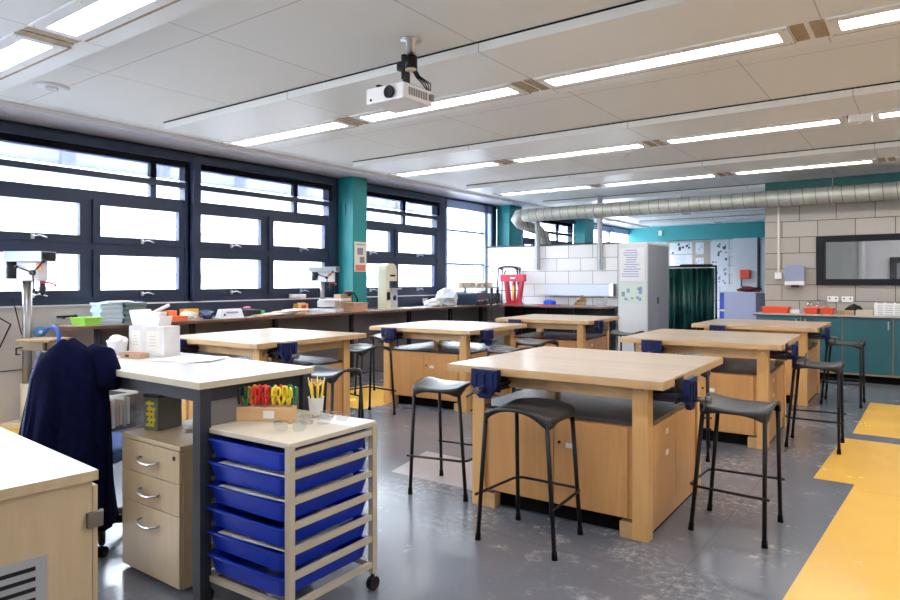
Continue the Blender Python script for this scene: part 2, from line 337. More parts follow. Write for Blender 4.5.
def window_unit(n, y0, y1, blind=True, bottom=SILL, bar=0.45):
    root = struct(bpy.data.objects.new('window_%d' % n, None)); COL.objects.link(root); root.location = (XW-0.06, (y0+y1)/2, bottom)
    h = (y1-y0)/2; b0 = bottom; ox = XW-0.06
    z = lambda v: v-b0
    fr = MB(); t = 0.06; D = 0.05
    fr.bx(-D, D+0.02, -h, -h+0.06, 0, z(HEAD)); fr.bx(-D, D+0.02, h-0.06, h, 0, z(HEAD)); h2 = h-0.06
    fr.bx(-D, D, -h2, h2, z(2.70), z(HEAD)); fr.bx(-D, D+0.01, -h2, h2, z(2.455), z(2.520)); fr.bx(-D, D, -h2, h2, z(2.22), z(2.315))
    fr.bx(-D, D, -h2, h2, z(1.69), z(1.76)); fr.bx(-D, D, -h2, h2, 0, z(SILL+0.07)); fr.bx(-D, D-0.01, -0.03, 0.03, z(SILL+0.07), z(1.69)); fr.bx(-D, D-0.01, -0.03, 0.03, z(1.76), z(2.22))
    fr.obj('frame', M_FRAME, root)
    for (za, zb) in ((2.315, 2.455), (2.52, 2.70)):
        g = MB(); g.bx(-0.006, 0.0, -h+0.05, h-0.05, z(za), z(zb)); g.obj('pane', M_GLASS, root)
        mm = MB(); yy = bar*h; mm.bx(-0.04, 0.02, yy-0.035, yy+0.035, z(za), z(zb)); mm.obj('glazing_bar', M_FRAME, root)
    for sgn in (-1, 1):
        a, b = (-h+0.06, -0.03) if sgn < 0 else (0.03, h-0.06)
        for (za, zb, hz) in ((1.76, 2.22, 1.80), (SILL+0.07, 1.69, 1.22)):
            s = MB(); e = 0.075
            s.bx(0.0, 0.065, a, b, z(za), z(za)+e); s.bx(0.0, 0.065, a, b, z(zb)-e+0.02, z(zb)); s.bx(0.0, 0.064, a, a+e, z(za)+e, z(zb)-e+0.02); s.bx(0.0, 0.064, b-e, b, z(za)+e, z(zb)-e+0.02)
            so = s.obj('sash', M_FRAME, root)
            MB().bx(0.02, 0.028, a+e-0.01, b-e+0.01, z(za)+e-0.01, z(zb)-e+0.03).obj('pane', M_GLASS, so)
            m = (a+b)/2; hd = MB(); hd.box((0.075, m, z(hz)), (0.02, 0.03, 0.05)); hd.tube([(0.085, m, z(hz)), (0.105, m, z(hz)), (0.108, m+0.05, z(hz)+0.012), (0.108, m+0.12, z(hz)-0.008)], 0.007, 6)
            hd.obj('handle', M_STEEL, so)
    if blind:
        bx = MB(); bx.bx(0.06, 0.15, -h+0.01, h-0.01, z(HEAD)-0.09, z(HEAD), bev=0.01); bx.obj('blind_box', M_NAVYD, root)
        MB().bx(0.10, 0.103, -h+0.03, h-0.03, z(2.53), z(HEAD)-0.09).obj('blind_fabric', M_MESH, root)
    return root
window_unit(1, -0.05, 2.20); window_unit(2, 2.22, 4.50, bar=0.63); window_unit(3, 4.48, 6.80); window_unit(4, 7.0, 9.42, bar=0.25)
window_unit(5, 12.4, 14.9)
# tall glazed bay at the corner, no blinds
def glazed_bay(n, y0, y1, bars, za=SILL, zb=HEAD):
    root = struct(bpy.data.objects.new('window_%d' % n, None)); COL.objects.link(root); root.location = (XW-0.05, (y0+y1)/2, za); h = (y1-y0)/2
    fr = MB(); H = zb-za
    fr.bx(-0.05, 0.06, -h, -h+0.05, 0, H); fr.bx(-0.05, 0.06, h-0.05, h, 0, H); fr.bx(-0.05, 0.06, -h, h, 0, 0.05); fr.bx(-0.05, 0.06, -h, h, H-0.14, H)
    for b in bars: fr.bx(-0.03, 0.03, -h, h, b-za-0.02, b-za+0.02)
    fr.obj('frame', mat('bay_frame', (0.20, 0.26, 0.40), 0.4), root)
    MB().bx(-0.004, 0.004, -h+0.03, h-0.03, 0.03, H-0.1).obj('pane', M_GLASS, root)
glazed_bay(6, 9.62, 10.98, (2.30, 1.68)); glazed_bay(7, 10.98, 11.2, (2.0,)); glazed_bay(8, 15.5, 17.2, ()); glazed_bay(9, 17.2, 18.88, ())
# louvred building outside (pale, seen through the glass)
o = MB()
for k in range(8): o.bx(-0.2, 0.2, -16, 16, 0.4+0.55*k, 0.72+0.55*k, 1)
o.bx(-3, -0.2, -16, 16, 0, 5.2, 0)
for k in range(14): o.bx(0.2, 0.35, -15+2.3*k, -14.7+2.3*k, 0, 5.2, 2)
one('building', o, [mat('pale_render', (0.80, 0.82, 0.84), 0.8), mat('pale_louvre', (0.52, 0.53, 0.55), 0.8), mat('post_grey', (0.40, 0.42, 0.48), 0.8)], 'pale building with horizontal bands outside the windows', 'building', (-16.0, 8, -0.5))
one('pavement', MB().bx(-30, XW-0.16, -15, 30, -0.6, -0.5), mat('paving', (0.85, 0.85, 0.85), 0.9), 'pale paving outside the window wall', 'pavement')['kind'] = 'structure'

# ================================================================ CEILING LIGHTS
def lamp_label(r, k):
    rows = {-1.68: 'second row behind', 0.97: 'row over the teacher desk', 3.62: 'row behind the projector', 6.28: 'third row of lights', 8.92: 'row nearest the duct', 11.58: 'row beyond the duct', 14.2: 'second row beyond the duct', 16.9: 'furthest row of all'}
    place = ['nearest the window wall', 'second from the window wall', 'third from the window wall', 'fourth from the window wall', 'fifth from the window wall'][k]
    return 'long fluorescent ceiling light, %s, %s' % (rows[r], place)
def make_light(lamp=None):
    t = thing('ceiling_light', '', 'ceiling light', group='strip lights in the ceiling rafts')
    fr = MB(); L = 1.70
    fr.bx(0, L, -0.16, -0.085, -0.012, 0); fr.bx(0, L, 0.085, 0.15, -0.012, 0); fr.bx(0, 0.06, -0.085, 0.085, -0.012, 0); fr.bx(L-0.06, L, -0.085, 0.085, -0.012, 0)
    fr.obj('frame', M_WHITE, t)
    MB().bx(0.06, L-0.06, -0.085, 0.085, -0.009, -0.002).obj('diffuser', lamp or M_LAMP, t)
    MB().bx(L+0.01, L+0.085, -0.15, 0.15, -0.006, 0).obj('end_grille', M_TAN, t); MB().bx(-0.085, -0.01, -0.15, 0.15, -0.006, 0).obj('end_grille', M_TAN, t)
    MB().bx(0, L, 0.15, 0.175, -0.007, 0).obj('side_grille', M_TAN, t)
    s = MB()
    for x in (0.02, 0.6, 1.1, L-0.02):
        for y in (-0.135, 0.13): s.cyl((x, y, -0.016), (x, y, -0.012), 0.006, n=8)
    s.obj('screw', M_STEEL, t)
    return t
L0 = None; LOFF = None
for r in (-1.68, 0.97, 3.62, 6.28, 8.92, 11.58, 14.2, 16.9):
    for k in range(5):
        x = -6.10+1.90*k-0.08+{6.28: 0.06, 8.92: 0.16}.get(r, 0.0)
        if r == 11.58 and k < 1: continue
        if r < 0 and k in (0, 4): continue
        if r > 12 and k > 2: continue
        if (r == 11.58 and k < 3) or r > 12:      # switched off beyond the duct
            if LOFF is None: LOFF = make_light(M_OFFW); LOFF.location = (x, r+0.86, ZR); LOFF['label'] = lamp_label(r, k).replace('long', 'unlit'); LOFF['group'] = 'unlit strip lights beyond the duct'
            else: dup(LOFF, (x, r+0.86, ZR), 0, lamp_label(r, k).replace('long', 'unlit'))
            continue
        if L0 is None: L0 = make_light(); L0.location = (x, r+0.86, ZR); L0['label'] = lamp_label(r, k)
        else: dup(L0, (x, r+0.86, ZR), 0, lamp_label(r, k))
# detectors, sensor, vent
for nm, lab, px in (('smoke_detector', 'small white round detector on the tiles beside the projector', (-3.17, 4.86, ZH)), ('smoke_detector', 'small white round detector near the third row of lights', (-3.05, 7.9, ZH))):
    one(nm, MB().lathe([(0.05, 0), (0.05, -0.015), (0.035, -0.035), (0.01, -0.04)], n=18), M_WHITE, lab, 'smoke detector', px)
t = thing('motion_sensor', 'white box sensor at the end of a strip light, upper right', 'sensor', (-0.50, 7.03, ZR))
MB().bx(-0.09, 0.09, -0.06, 0.06, -0.07, 0, bev=0.008).obj('housing', M_WHITE, t); MB().lathe([(0.03, -0.07), (0.02, -0.085), (0.005, -0.09)], n=14).obj('lens', M_OFFW, t)
t = thing('ceiling_vent', 'small round white air vent in the ceiling at upper left', 'air vent', (-5.75, 2.42, ZH))
MB().lathe([(0.13, 0), (0.13, -0.006), (0.10, -0.02), (0.05, -0.012)], n=24).obj('rim', M_WHITE, t); MB().lathe([(0.045, -0.01), (0.045, -0.028), (0.01, -0.03)], n=18).obj('valve', M_OFFW, t)

# ================================================================ PROJECTOR
t = thing('projector', 'white ceiling projector hanging from a short steel pole', 'projector', (-2.744, 3.339, ZH))
MB().lathe([(0.07, 0), (0.07, -0.008), (0.033, -0.008), (0.033, -0.17)], n=20).obj('pole', M_STEEL, t)
c = MB(); c.lathe([(0.042, -0.11), (0.042, -0.19), (0.03, -0.19)], n=18); c.box((-0.08, 0, -0.16), (0.05, 0.05, 0.06), bev=0.008); c.box((-0.05, 0, -0.17), (0.025, 0.05, 0.16)); c.obj('clamp', M_BLACK, t)
MB().lathe([(0.036, -0.185), (0.036, -0.205), (0.025, -0.205)], n=18).obj('collar', M_CREAM, t)
m = MB(); m.bx(-0.055, -0.025, -0.02, 0.02, -0.30, -0.17); m.bx(-0.22, 0.02, -0.09, 0.11, -0.305, -0.296); m.bx(-0.20, -0.17, -0.12, 0.14, -0.30, -0.29); m.obj('bracket', M_DKGREY, t)
b = MB(); b.bx(-0.27, 0.055, -0.14, 0.16, -0.415, -0.31, bev=0.014); bo = b.obj('body', M_WHITE, t)
MB().lathe([(0.038, -0.145), (0.042, -0.16), (0.030, -0.16), (0.022, -0.15)], c=(-0.055, 0, -0.365), axis='y').obj('lens', M_BLACK, bo)
g = MB()
for k in range(11): g.bx(0.054, 0.058, -0.09+0.018*k, -0.081+0.018*k, -0.385, -0.335)
g.bx(0.055, 0.075, 0.12, 0.15, -0.38, -0.34)
g.obj('grille', mat('grille_grey', (0.25, 0.22, 0.2), 0.6), bo)
MB().cyl((-0.225, -0.143, -0.39), (-0.225, -0.14, -0.39), 0.009).obj('sensor', M_BLACK, bo)
w = MB()
for k in range(4): w.tube([(0.0+0.01*k, 0.01, -0.19), (0.02+0.01*k, 0.03, -0.24), (0.03+0.012*k, 0.08+0.015*k, -0.27), (0.04, 0.12+0.012*k, -0.31), (0.05, 0.15, -0.33)], 0.004, 6)
w.obj('cable', M_BLACK, t)

# ================================================================ DUCT
d = thing('ventilation_duct', 'spiral galvanised ventilation duct running under the ceiling', 'duct', (-6.1, 10.72, 2.58))
m = MB(); N = 150; pts = []
for k in range(N+1):
    x = 9.0*k/N; pts.append((x, 0, 0.0))
m.tube(pts, [0.119 if k % 2 else 0.124 for k in range(N+1)], 22)
m.obj('pipe', M_DUCT, d)
e = MB(); P = [(0, 0, 0), (-0.10, 0, -0.01), (-0.15, 0.03, -0.05), (-0.13, 0.10, -0.12), (-0.04, 0.24, -0.18), (0.06, 0.42, -0.24), (0.14, 0.55, -0.36), (0.16, 0.6, -0.55)]
e.tube(P, [0.125, 0.126, 0.124, 0.118, 0.11, 0.10, 0.10, 0.10], 18); e.obj('elbow', M_DUCT, d)
for x in (1.43, 2.9, 5.0, 6.6):
    s = MB(); s.tube([(x, 0.14*math.cos(a), 0.14*math.sin(a)) for a in [2*math.pi*i/24 for i in range(24)]], 0.008, 6, closed=True); s.cyl((x, 0, 0.14), (x, 0, 0.29), 0.005); s.obj('strap', M_STEEL, d)
for px, lab, x, z0, z1 in ((536, 'steel wall post left of the red press', -5.93, 1.57, 2.60), (599, 'steel wall post near the end of the white partition', -4.69, 1.57, ZR)):
    s = MB(); s.bx(-0.045, 0.045, -0.02, 0.02, 0, z1-z0); s.bx(-0.02, 0.02, -0.045, -0.02, 0, z1-z0)
    one('wall_post', s, M_STEEL if 0 else mat('post_steel', (0.36, 0.37, 0.38), 0.4, metal=0.4), lab, 'post', (x, 10.943, z0))

# ================================================================ WORKBENCHES
HB = 0.65
def make_bench():
    t = thing('workbench', '', 'workbench', group='square wooden workbenches with vises')
    top = MB(); top.bx(-HB, HB, -HB, HB, 0.818, 0.860, 0, bev=0.004)
    to = top.obj('tabletop', [M_BTOP], t)
    ed = MB(); e = HB+0.0015
    ed.bx(-e, e, -e, -HB+0.01, 0.817, 0.856); ed.bx(-e, e, HB-0.01, e, 0.817, 0.856); ed.bx(-e, -HB+0.01, -HB, HB, 0.817, 0.856); ed.bx(HB-0.01, e, -HB, HB, 0.817, 0.856)
    ed.obj('edge_band', M_BEDGE, to)
    li = HB-0.11; lw = 0.085
    for sx in (-1, 1):
        for sy in (-1, 1):
            l = MB(); x0, y0 = sx*li, sy*li
            l.bx(min(x0, x0-sx*lw), max(x0, x0-sx*lw), min(y0, y0-sy*lw), max(y0, y0-sy*lw), 0.0, 0.818, bev=0.004)
            lo = l.obj('leg', M_LEG, t)
            s = MB(); x1 = x0-sx*lw; s.bx(min(x1, x1-sx*0.07), max(x1, x1-sx*0.07), min(y0-sy*0.005, y0-sy*0.075), max(y0-sy*0.005, y0-sy*0.075), 0.0, 0.085, bev=0.003); s.obj('foot_block', M_BEDGE, lo)
            MB().cyl((x0-sx*lw/2, y0+sy*0.003, 0.78), (x0-sx*lw/2, y0, 0.78), 0.009, n=10).obj('bolt', M_STEEL, lo); MB().cyl((x0+sx*0.003, y0-sy*lw/2, 0.76), (x0, y0-sy*lw/2, 0.76), 0.009, n=10).obj('bolt', M_STEEL, lo)
    r = MB(); q = li-0.03
    for s in (-1, 1):
        r.bx(-li+lw, li-lw, s*q-0.015, s*q+0.015, 0.735, 0.818); r.bx(s*q-0.015, s*q+0.015, -li+lw, li-lw, 0.735, 0.818)
    r.obj('rail', M_BEDGE, t)
    cb = MB(); cx = li-0.022
    cb.bx(-cx, cx, -cx, cx, 0.10, 0.595); cb.bx(-cx+0.06, cx-0.002, -cx+0.07, cx-0.02, 0.0, 0.10, 1)
    cb.bx(cx-0.02, cx, -cx, cx, 0.012, 0.11, 0)
    co = cb.obj('cabinet', [M_PLY, M_RUBBER], t)
    MB().bx(-cx-0.01, cx+0.01, -cx-0.01, cx+0.01, 0.595, 0.612).obj('shelf', M_DKTOP, t)
    for s in (-1, 1):
        MB().bx(min(s*0.002, s*(cx-0.09)), max(s*0.002, s*(cx-0.09)), -cx-0.014, -cx, 0.105, 0.585, bev=0.002).obj('door', M_PLY, co)
        MB().bx(cx, cx+0.012, min(s*0.002, s*(cx-0.09)), max(s*0.002, s*(cx-0.09)), 0.105, 0.585, bev=0.002).obj('door', M_PLY, co)
    for q in ((0.075, 0.13, -cx-0.0155, -cx-0.013, 0.43, 0.458), (cx+0.011, cx+0.0135, -0.20, -0.15, 0.50, 0.53), (cx+0.011, cx+0.0135, -0.20, -0.15, 0.38, 0.41)): MB().bx(*q).obj('sticker', M_PAPER, co)
    MB().cyl((0.035, -cx-0.018, 0.455), (0.035, -cx-0.012, 0.455), 0.009).obj('lock', M_BLACK, co)
    # vises: one on the -y edge near the left, one on the +x edge near the front
    for (px, py, rz) in ((-0.345, -HB, 0.0), (HB, -0.38, R(90))):
        M4 = Matrix.Translation((px, py, 0)) @ Matrix.Rotation(rz, 4, 'Z')
        j = MB(); w2 = 0.085
        j.prism([(-w2, 0.855), (w2, 0.855), (w2, 0.765), (0.055, 0.715), (0.03, 0.690), (-0.03, 0.690), (-0.055, 0.715), (-w2, 0.765)], -0.075, -0.048, 'xz')
        for sx in (-0.055, 0.0, 0.055): j.bx(sx-0.007, sx+0.007, -0.082, -0.073, 0.72, 0.83)
        j.bx(-0.075, 0.075, -0.081, -0.073, 0.838, 0.848)
        jo = j.obj('vise', M_VISE, t); jo.matrix_local = M4
        ba = MB(); ba.cyl((-0.055, -0.06, 0.765), (-0.055, 0.26, 0.765), 0.012, n=10); ba.cyl((0.055, -0.06, 0.765), (0.055, 0.26, 0.765), 0.012, n=10); ba.bx(-0.07, 0.07, -0.008, 0.0, 0.72, 0.85); ba.bx(-0.05, 0.05, 0.0, 0.18, 0.725, 0.79); ba.bx(-0.02, 0.02, -0.055, 0.02, 0.725, 0.765); ba.obj('guide_bar', M_VDARK, jo)
        sp = MB(); sp.cyl((0, -0.150, 0.745), (0, -0.075, 0.745), 0.014, n=14); sp.cyl((0, -0.165, 0.745), (0, -0.140, 0.745), 0.019, n=14); sp.obj('spindle', M_VSCREW, jo)
        hn = MB(); hn.cyl((-0.075, -0.142, 0.700), (0.045, -0.142, 0.775), 0.006, n=8); hn.obj('handle', M_VDARK, jo)
    return t
BN = [((-1.729, 3.888), 1.4, 'large square workbench in the foreground with a scuffed beech top'),
      ((-1.602, 6.298), 2.2, 'square workbench behind the foreground one, its vise by the second stool on the right'),
      ((-1.611, 8.595), 0.3, 'square workbench furthest right, in front of the lilac box'),
      ((-4.427, 6.094), 3.5, 'square workbench between the foreground bench and the window worktop'),
      ((-4.137, 8.259), 5.0, 'furthest middle workbench in front of the white block partition'),
      ((-4.986, 3.961), 1.8, 'square workbench with glaring pale top behind the teacher desk')]
b0 = make_bench()
for i, (p, a, lab) in enumerate(BN):
    if i == 0: o = b0; o.location = (*p, 0); o.rotation_euler.z = R(a); o['label'] = lab
    else: dup(b0, (*p, 0), R(a), lab)

# ================================================================ STOOLS
def make_stool():
    t = thing('stool', '', 'stool', group='black moulded stools around the benches')
    hx, hy, N = 0.195, 0.175, 14; bm = bmesh.new()
    def P(i, j):
        u = -1+2*i/N; v = -1+2*j/N
        k = 1-0.045*(abs(u)**6*abs(v)**6)*2
        return Vector((hx*u*k, hy*v*k-0.026, 0.680+0.036*v*v-0.006*u*u-(0.030 if v < 0 else 0.014)*(u*u*v*v)))
    G = [[bm.verts.new(P(i, j)) for j in range(N+1)] for i in range(N+1)]
    for i in range(N):
        for j in range(N): bm.faces.new((G[i][j], G[i+1][j], G[i+1][j+1], G[i][j+1]))
    rim = [(i, 0) for i in range(N)]+[(N, j) for j in range(N)]+[(i, N) for i in range(N, 0, -1)]+[(0, j) for j in range(N, 0, -1)]
    low = []
    for (i, j) in rim:
        v = G[i][j].co; u_ = abs(v.x/hx); w_ = abs((v.y+0.026)/hy); c = min(1, (u_*w_))
        d = 0.018+0.066*c**3
        yc = (v.y+0.026); o = Vector((v.x*1.035, yc*1.035-0.026, v.z-d)); low.append((bm.verts.new(Vector((v.x*1.03, yc*1.03-0.026, v.z-0.008))), bm.verts.new(o)))
    n = len(rim)
    for k in range(n):
        a = G[rim[k][0]][rim[k][1]]; b = G[rim[(k+1) % n][0]][rim[(k+1) % n][1]]
        bm.faces.new((a, low[k][0], low[(k+1) % n][0], b)); bm.faces.new((low[k][0], low[k][1], low[(k+1) % n][1], low[(k+1) % n][0]))
    for f in bm.faces: f.smooth = True
    bmesh.ops.recalc_face_normals(bm, faces=bm.faces[:])
    me = bpy.data.meshes.new('seat'); bm.to_mesh(me); bm.free(); me.materials.append(M_SEAT)
    o = bpy.data.objects.new('seat', me); COL.objects.link(o); o.parent = t
    sd = o.modifiers.new('s', 'SOLIDIFY'); sd.thickness = 0.007; sd.offset = -1
    for sx in (-1, 1):
        for sy in (-1, 1):
            l = MB(); A = Vector((sx*(0.176 if sy < 0 else 0.168), sy*0.156-0.026, 0.665)); B = Vector((sx*(0.222 if sy < 0 else 0.190), sy*0.188, 0.0)); l.cyl(B, A, 0.0115, n=12)
            lo = l.obj('leg', M_BLACK, t)
            l = MB(); l.cyl(B, B+(A-B)*0.06, 0.0155, 0.0135, n=12); l.obj('rubber_foot', M_RUBBER, lo)
    x, y, z = 0.208, 0.182, 0.245; xb = 0.187
    r = MB(); r.tube([(-x-0.012, -y-0.03, z), (-xb-0.012, y-0.03, z), (-xb+0.02, y+0.012, z), (xb-0.02, y+0.012, z), (xb+0.012, y-0.03, z), (x+0.012, -y-0.03, z)], 0.0075, 8)
    r.obj('foot_rail', M_BLACK, t)
    return t
ST = [((-1.70, 3.08), 1, 'black stool in front of the foreground workbench, nearest of all'),
      ((-2.53, 3.50), -80, 'black stool at the left corner of the foreground workbench, glare on its seat'),
      ((-0.865, 3.88), 90, 'black stool at the right side of the foreground workbench'),
      ((-0.765, 6.19), 92, 'second black stool down the right side, beside the middle workbench vise'),
      ((-0.775, 8.50), 90, 'furthest black stool on the right, in front of the teal cupboards'),
      ((-1.58, 5.32), 104, 'black stool mostly hidden behind the right corner of the foreground workbench'),
      ((-3.66, 3.46), 100, 'black stool between the pencil cup and the pale topped workbench'),
      ((-4.62, 4.90), 80, 'black stool with a glaring seat behind the pale topped workbench'),
      ((-5.36, 5.92), 10, 'black stool half hidden at the left side of the second row workbench'),
      ((-3.32, 5.64), -100, 'black stool tucked at the right side of the second row workbench, nearer of two'),
      ((-3.55, 6.50), 85, 'black stool with arched seat edge, the further of two right of the second row workbench'),
      ((-3.16, 8.32), -90, 'black stool between the furthest middle workbench and the grey locker')]
s0 = make_stool()
for i, (p, a, lab) in enumerate(ST):
    if i == 0: s0.location = (*p, 0); s0.rotation_euler.z = R(a); s0['label'] = lab
    else: dup(s0, (*p, 0), R(a), lab)
dup(s0, (-6.42, 10.75, 0.932), R(20), 'black stool standing up on the back worktop beside the red press')

# ================================================================ TEACHER DESK, PEDESTAL, CHAIR, COAT
DX0, DX1, DY0, DY1 = -3.90, -2.435, 1.59, 2.215
t = thing('desk', 'tall white topped desk with dark steel frame holding tissue boxes', 'desk', ((DX0+DX1)/2, (DY0+DY1)/2, 0))
hx, hy = (DX1-DX0)/2, (DY1-DY0)/2
MB().bx(-hx, hx, -hy, hy, 0.912, 0.94, bev=0.003).obj('tabletop', [M_OFFW], t)
e = MB(); e.bx(-hx-0.001, hx+0.001, -hy-0.0015, -hy+0.004, 0.911, 0.9385); e.bx(hx-0.004, hx+0.0015, -hy, hy, 0.911, 0.9385); e.obj('edge_band', M_BEIGE, t)
for sx in (-1, 1):
    for sy in (-1, 1): q = 0.026 if sx > 0 else 0.015; MB().bx(sx*(hx-0.035)-q, sx*(hx-0.035)+q, sy*(hy-0.035)-q, sy*(hy-0.035)+q, 0, 0.912).obj('leg', M_DKGREY, t)
r = MB(); r.bx(-hx+0.02, hx-0.02, -hy+0.03, -hy+0.055, 0.85, 0.912); r.bx(-hx+0.02, hx-0.02, hy-0.055, hy-0.03, 0.85, 0.912); r.bx(hx-0.055, hx-0.03, -hy+0.04, hy-0.04, 0.85, 0.912); r.bx(-hx+0.03, -hx+0.055, -hy+0.04, hy-0.04, 0.85, 0.912)
r.obj('rail', M_DKGREY, t)
MB().bx(hx-0.045, hx-0.038, -hy+0.06, hy-0.06, 0.30, 0.86).obj('side_panel', mat('panel_taupe', (0.16, 0.14, 0.14), 0.6), t)
# pedestal
t = thing('drawer_pedestal', 'maple three drawer pedestal under the desk', 'drawer unit', (-2.870, 1.86, 0)); hx, hy = 0.242, 0.24
MB().bx(-hx, hx, -hy+0.018, hy, 0.015, 0.62).obj('body', M_MAPLE, t); MB().bx(-hx-0.003, hx+0.003, -hy, hy+0.003, 0.62, 0.64, bev=0.002).obj('top', M_MAPLE, t)
for z0, z1 in ((0.475, 0.615), (0.335, 0.471), (0.02, 0.331)):
    dr = MB().bx(-hx+0.002, hx-0.002, -hy, -hy+0.017, z0, z1, bev=0.002).obj('drawer', M_MAPLE, t)
    z = z1-0.072; h = MB(); h.tube([(-0.07, -hy, z+0.008), (-0.068, -hy-0.02, z+0.006), (-0.035, -hy-0.03, z-0.006), (0.0, -hy-0.032, z-0.010), (0.04, -hy-0.03, z-0.008), (0.075, -hy-0.022, z), (0.077, -hy, z)], 0.006, 8); h.obj('handle', M_STEEL, dr)
MB().cyl((0.20, -hy-0.003, 0.583), (0.20, -hy, 0.583), 0.010).obj('lock', M_BLACK, t)
for sx in (-1, 1):
    for sy in (-1, 1): MB().cyl((sx*0.19-0.01, sy*0.17, 0.012), (sx*0.19+0.01, sy*0.17, 0.012), 0.012).obj('castor', M_BLACK, t)
# things on the pedestal
t = thing('tool_case', 'upright grey box with yellow markings on the drawer pedestal', 'box', (-3.045, 1.79, 0.64), R(12))
MB().bx(-0.045, 0.045, -0.075, 0.075, 0, 0.165, bev=0.004).obj('body', mat('case_grey', (0.14, 0.15, 0.12), 0.5), t)
MB().bx(-0.047, 0.047, -0.077, 0.077, 0.160, 0.172).obj('lid', M_DKGREY, t)
y = MB(); M_YEL = mat('yellow_print', (0.75, 0.62, 0.03), 0.5)
for k in range(5): y.bx(-0.03+0.008*(k % 2), 0.022+0.008*(k % 2), -0.0765, -0.0745, 0.02+0.026*k, 0.034+0.026*k)
y.bx(-0.012, -0.002, -0.0765, -0.0745, 0.02, 0.145); y.bx(0.012, 0.022, -0.0765, -0.0745, 0.03, 0.10)
y.obj('yellow_marking', M_YEL, t)
p = MB()
for k in range(3): p.box((0.01*k, 0.0, 0.002+0.003*k), (0.21, 0.15, 0.002), rz=0.25*k)
one('paper_sheets', p, M_PAPER, 'loose printed sheets on the drawer pedestal beside the grey box', 'paper', (-2.86, 1.93, 0.64), 0.1)
# chair
t = thing('office_chair', 'blue seated office chair pushed under the desk, coat on its back', 'chair', (-3.53, 1.72, 0), R(28))
MB().bx(-0.22, 0.22, -0.20, 0.22, 0.45, 0.52, bev=0.03).obj('seat', mat('chair_blue', (0.07, 0.14, 0.42), 0.9, var=0.3, scale=40), t)
MB().bx(-0.13, 0.13, -0.30, -0.25, 0.62, 1.02, bev=0.02).obj('backrest', M_BLACK, t)
MB().tube([(0, -0.05, 0.45), (0, -0.25, 0.44), (0, -0.29, 0.55), (0, -0.28, 0.8)], 0.018, 8).obj('back_support', M_BLACK, t)
MB().cyl((0, 0, 0.08), (0, 0, 0.45), 0.028).obj('gas_column', M_BLACK, t)
b = MB(); CP = []
for k in range(5):
    a = R(72*k+20); p = (0.26*math.cos(a), 0.26*math.sin(a)); b.tube([(0, 0, 0.11), (p[0]*0.5, p[1]*0.5, 0.10), (p[0], p[1], 0.07)], [0.03, 0.022, 0.016], 8)
    CP.append(p)
bo = b.obj('star_base', M_BLACK, t)
for p in CP: MB().cyl((p[0]-0.018, p[1], 0.027), (p[0]+0.018, p[1], 0.027), 0.027).obj('castor', M_RUBBER, bo)
# coat
bm = MB(); rings = []; n = 64; lv = 26
for k in range(lv+1):
    s = k/lv; z = 1.085-0.90*s
    wd = 0.042+0.122*min(1, (s/0.16))**0.6+0.085*s; dp = 0.035+0.06*min(1, s/0.12)**0.6+0.09*s
    ring = []
    for i in range(n):
        a = 2*math.pi*i/n; fold = 1+(0.05+0.30*s)*(0.6*math.sin(7*a+1.3)+0.5*math.sin(12*a+2.1+s*1.5)+0.3*math.sin(19*a))*min(1, s*2.5)
        fold = max(0.55, fold); x = wd*math.cos(a)*(1+0.35*(fold-1)); yy = dp*math.sin(a)*fold
        zz = z-(0.03*(math.cos(a))**2*(1-s)*(1 if k < 6 else 0.3))
        ring.append(bm.bm.verts.new((x-0.03*s+0.012*math.sin(s*5), yy, zz)))
    rings.append(ring)
bm._skin(rings, 0); M_COAT = mat('navy_fabric', (0.004, 0.0055, 0.026), 1.0, spec=0.05, var=0.3, scale=30)
ct = thing('coat', 'dark navy coat draped over the back of the office chair', 'coat', (-3.345, 1.482, 0), R(28))
bm.obj('body', M_COAT, ct)
sl = MB(); sl.tube([(0.09, 0.04, 1.02), (0.16, 0.03, 0.995), (0.215, 0.0, 0.92), (0.225, -0.02, 0.85)], [0.04, 0.058, 0.055, 0.045], 12); sl.obj('sleeve', M_COAT, ct)
sm = MB(); sm.tube([(-0.08, -0.085, 1.03), (-0.11, -0.11, 0.9), (-0.12, -0.14, 0.7), (-0.13, -0.16, 0.5)], 0.004, 6); sm.obj('piping', mat('piping_blue', (0.10, 0.13, 0.30), 0.7), ct)
# things on desk
Z = 0.941
def carton(name, label, loc, rz, d, logo=True):
    t = thing(name, label, 'box', loc, rz)
    MB().bx(-d[0]/2, d[0]/2, -d[1]/2, d[1]/2, 0, d[2], bev=0.002).obj('body', mat('carton_white', (0.70, 0.68, 0.68), 0.6, var=0.15, scale=9), t)
    p = MB(); p.bx(-d[0]*0.3, d[0]*0.3, -d[1]/2-0.001, -d[1]/2, d[2]*0.2, d[2]*0.85, 0)
    for k in range(4): p.bx(-d[0]*(0.2-0.02*k), d[0]*(0.2-0.03*k), -d[1]/2-0.0015, -d[1]/2, d[2]*(0.35+0.1*k), d[2]*(0.375+0.1*k), 1)
    p.obj('printed_panel', [mat('print_cream', (0.74, 0.70, 0.62), 0.6), mat('print_grey', (0.45, 0.44, 0.46), 0.6)], t)
    return t
carton('tissue_carton', 'printed white carton on the desk, left of two', (-3.640, 2.02, Z), R(8), (0.12, 0.10, 0.165))
carton('tissue_carton', 'wider printed white carton on the desk, right of two', (-3.482, 2.035, Z), R(10), (0.17, 0.11, 0.168))
t = thing('tissue_packet', 'torn white tissue packet lying on top of the two cartons', 'tissue packet', (-3.575, 2.03, Z+0.168), R(12))
MB().prism([(-0.095, 0.0), (0.10, 0.0), (0.115, 0.055), (0.05, 0.05), (-0.03, 0.06), (-0.06, 0.09), (-0.125, 0.085), (-0.11, 0.04)], -0.045, 0.045, 'xz').obj('packet', M_WHITE, t)
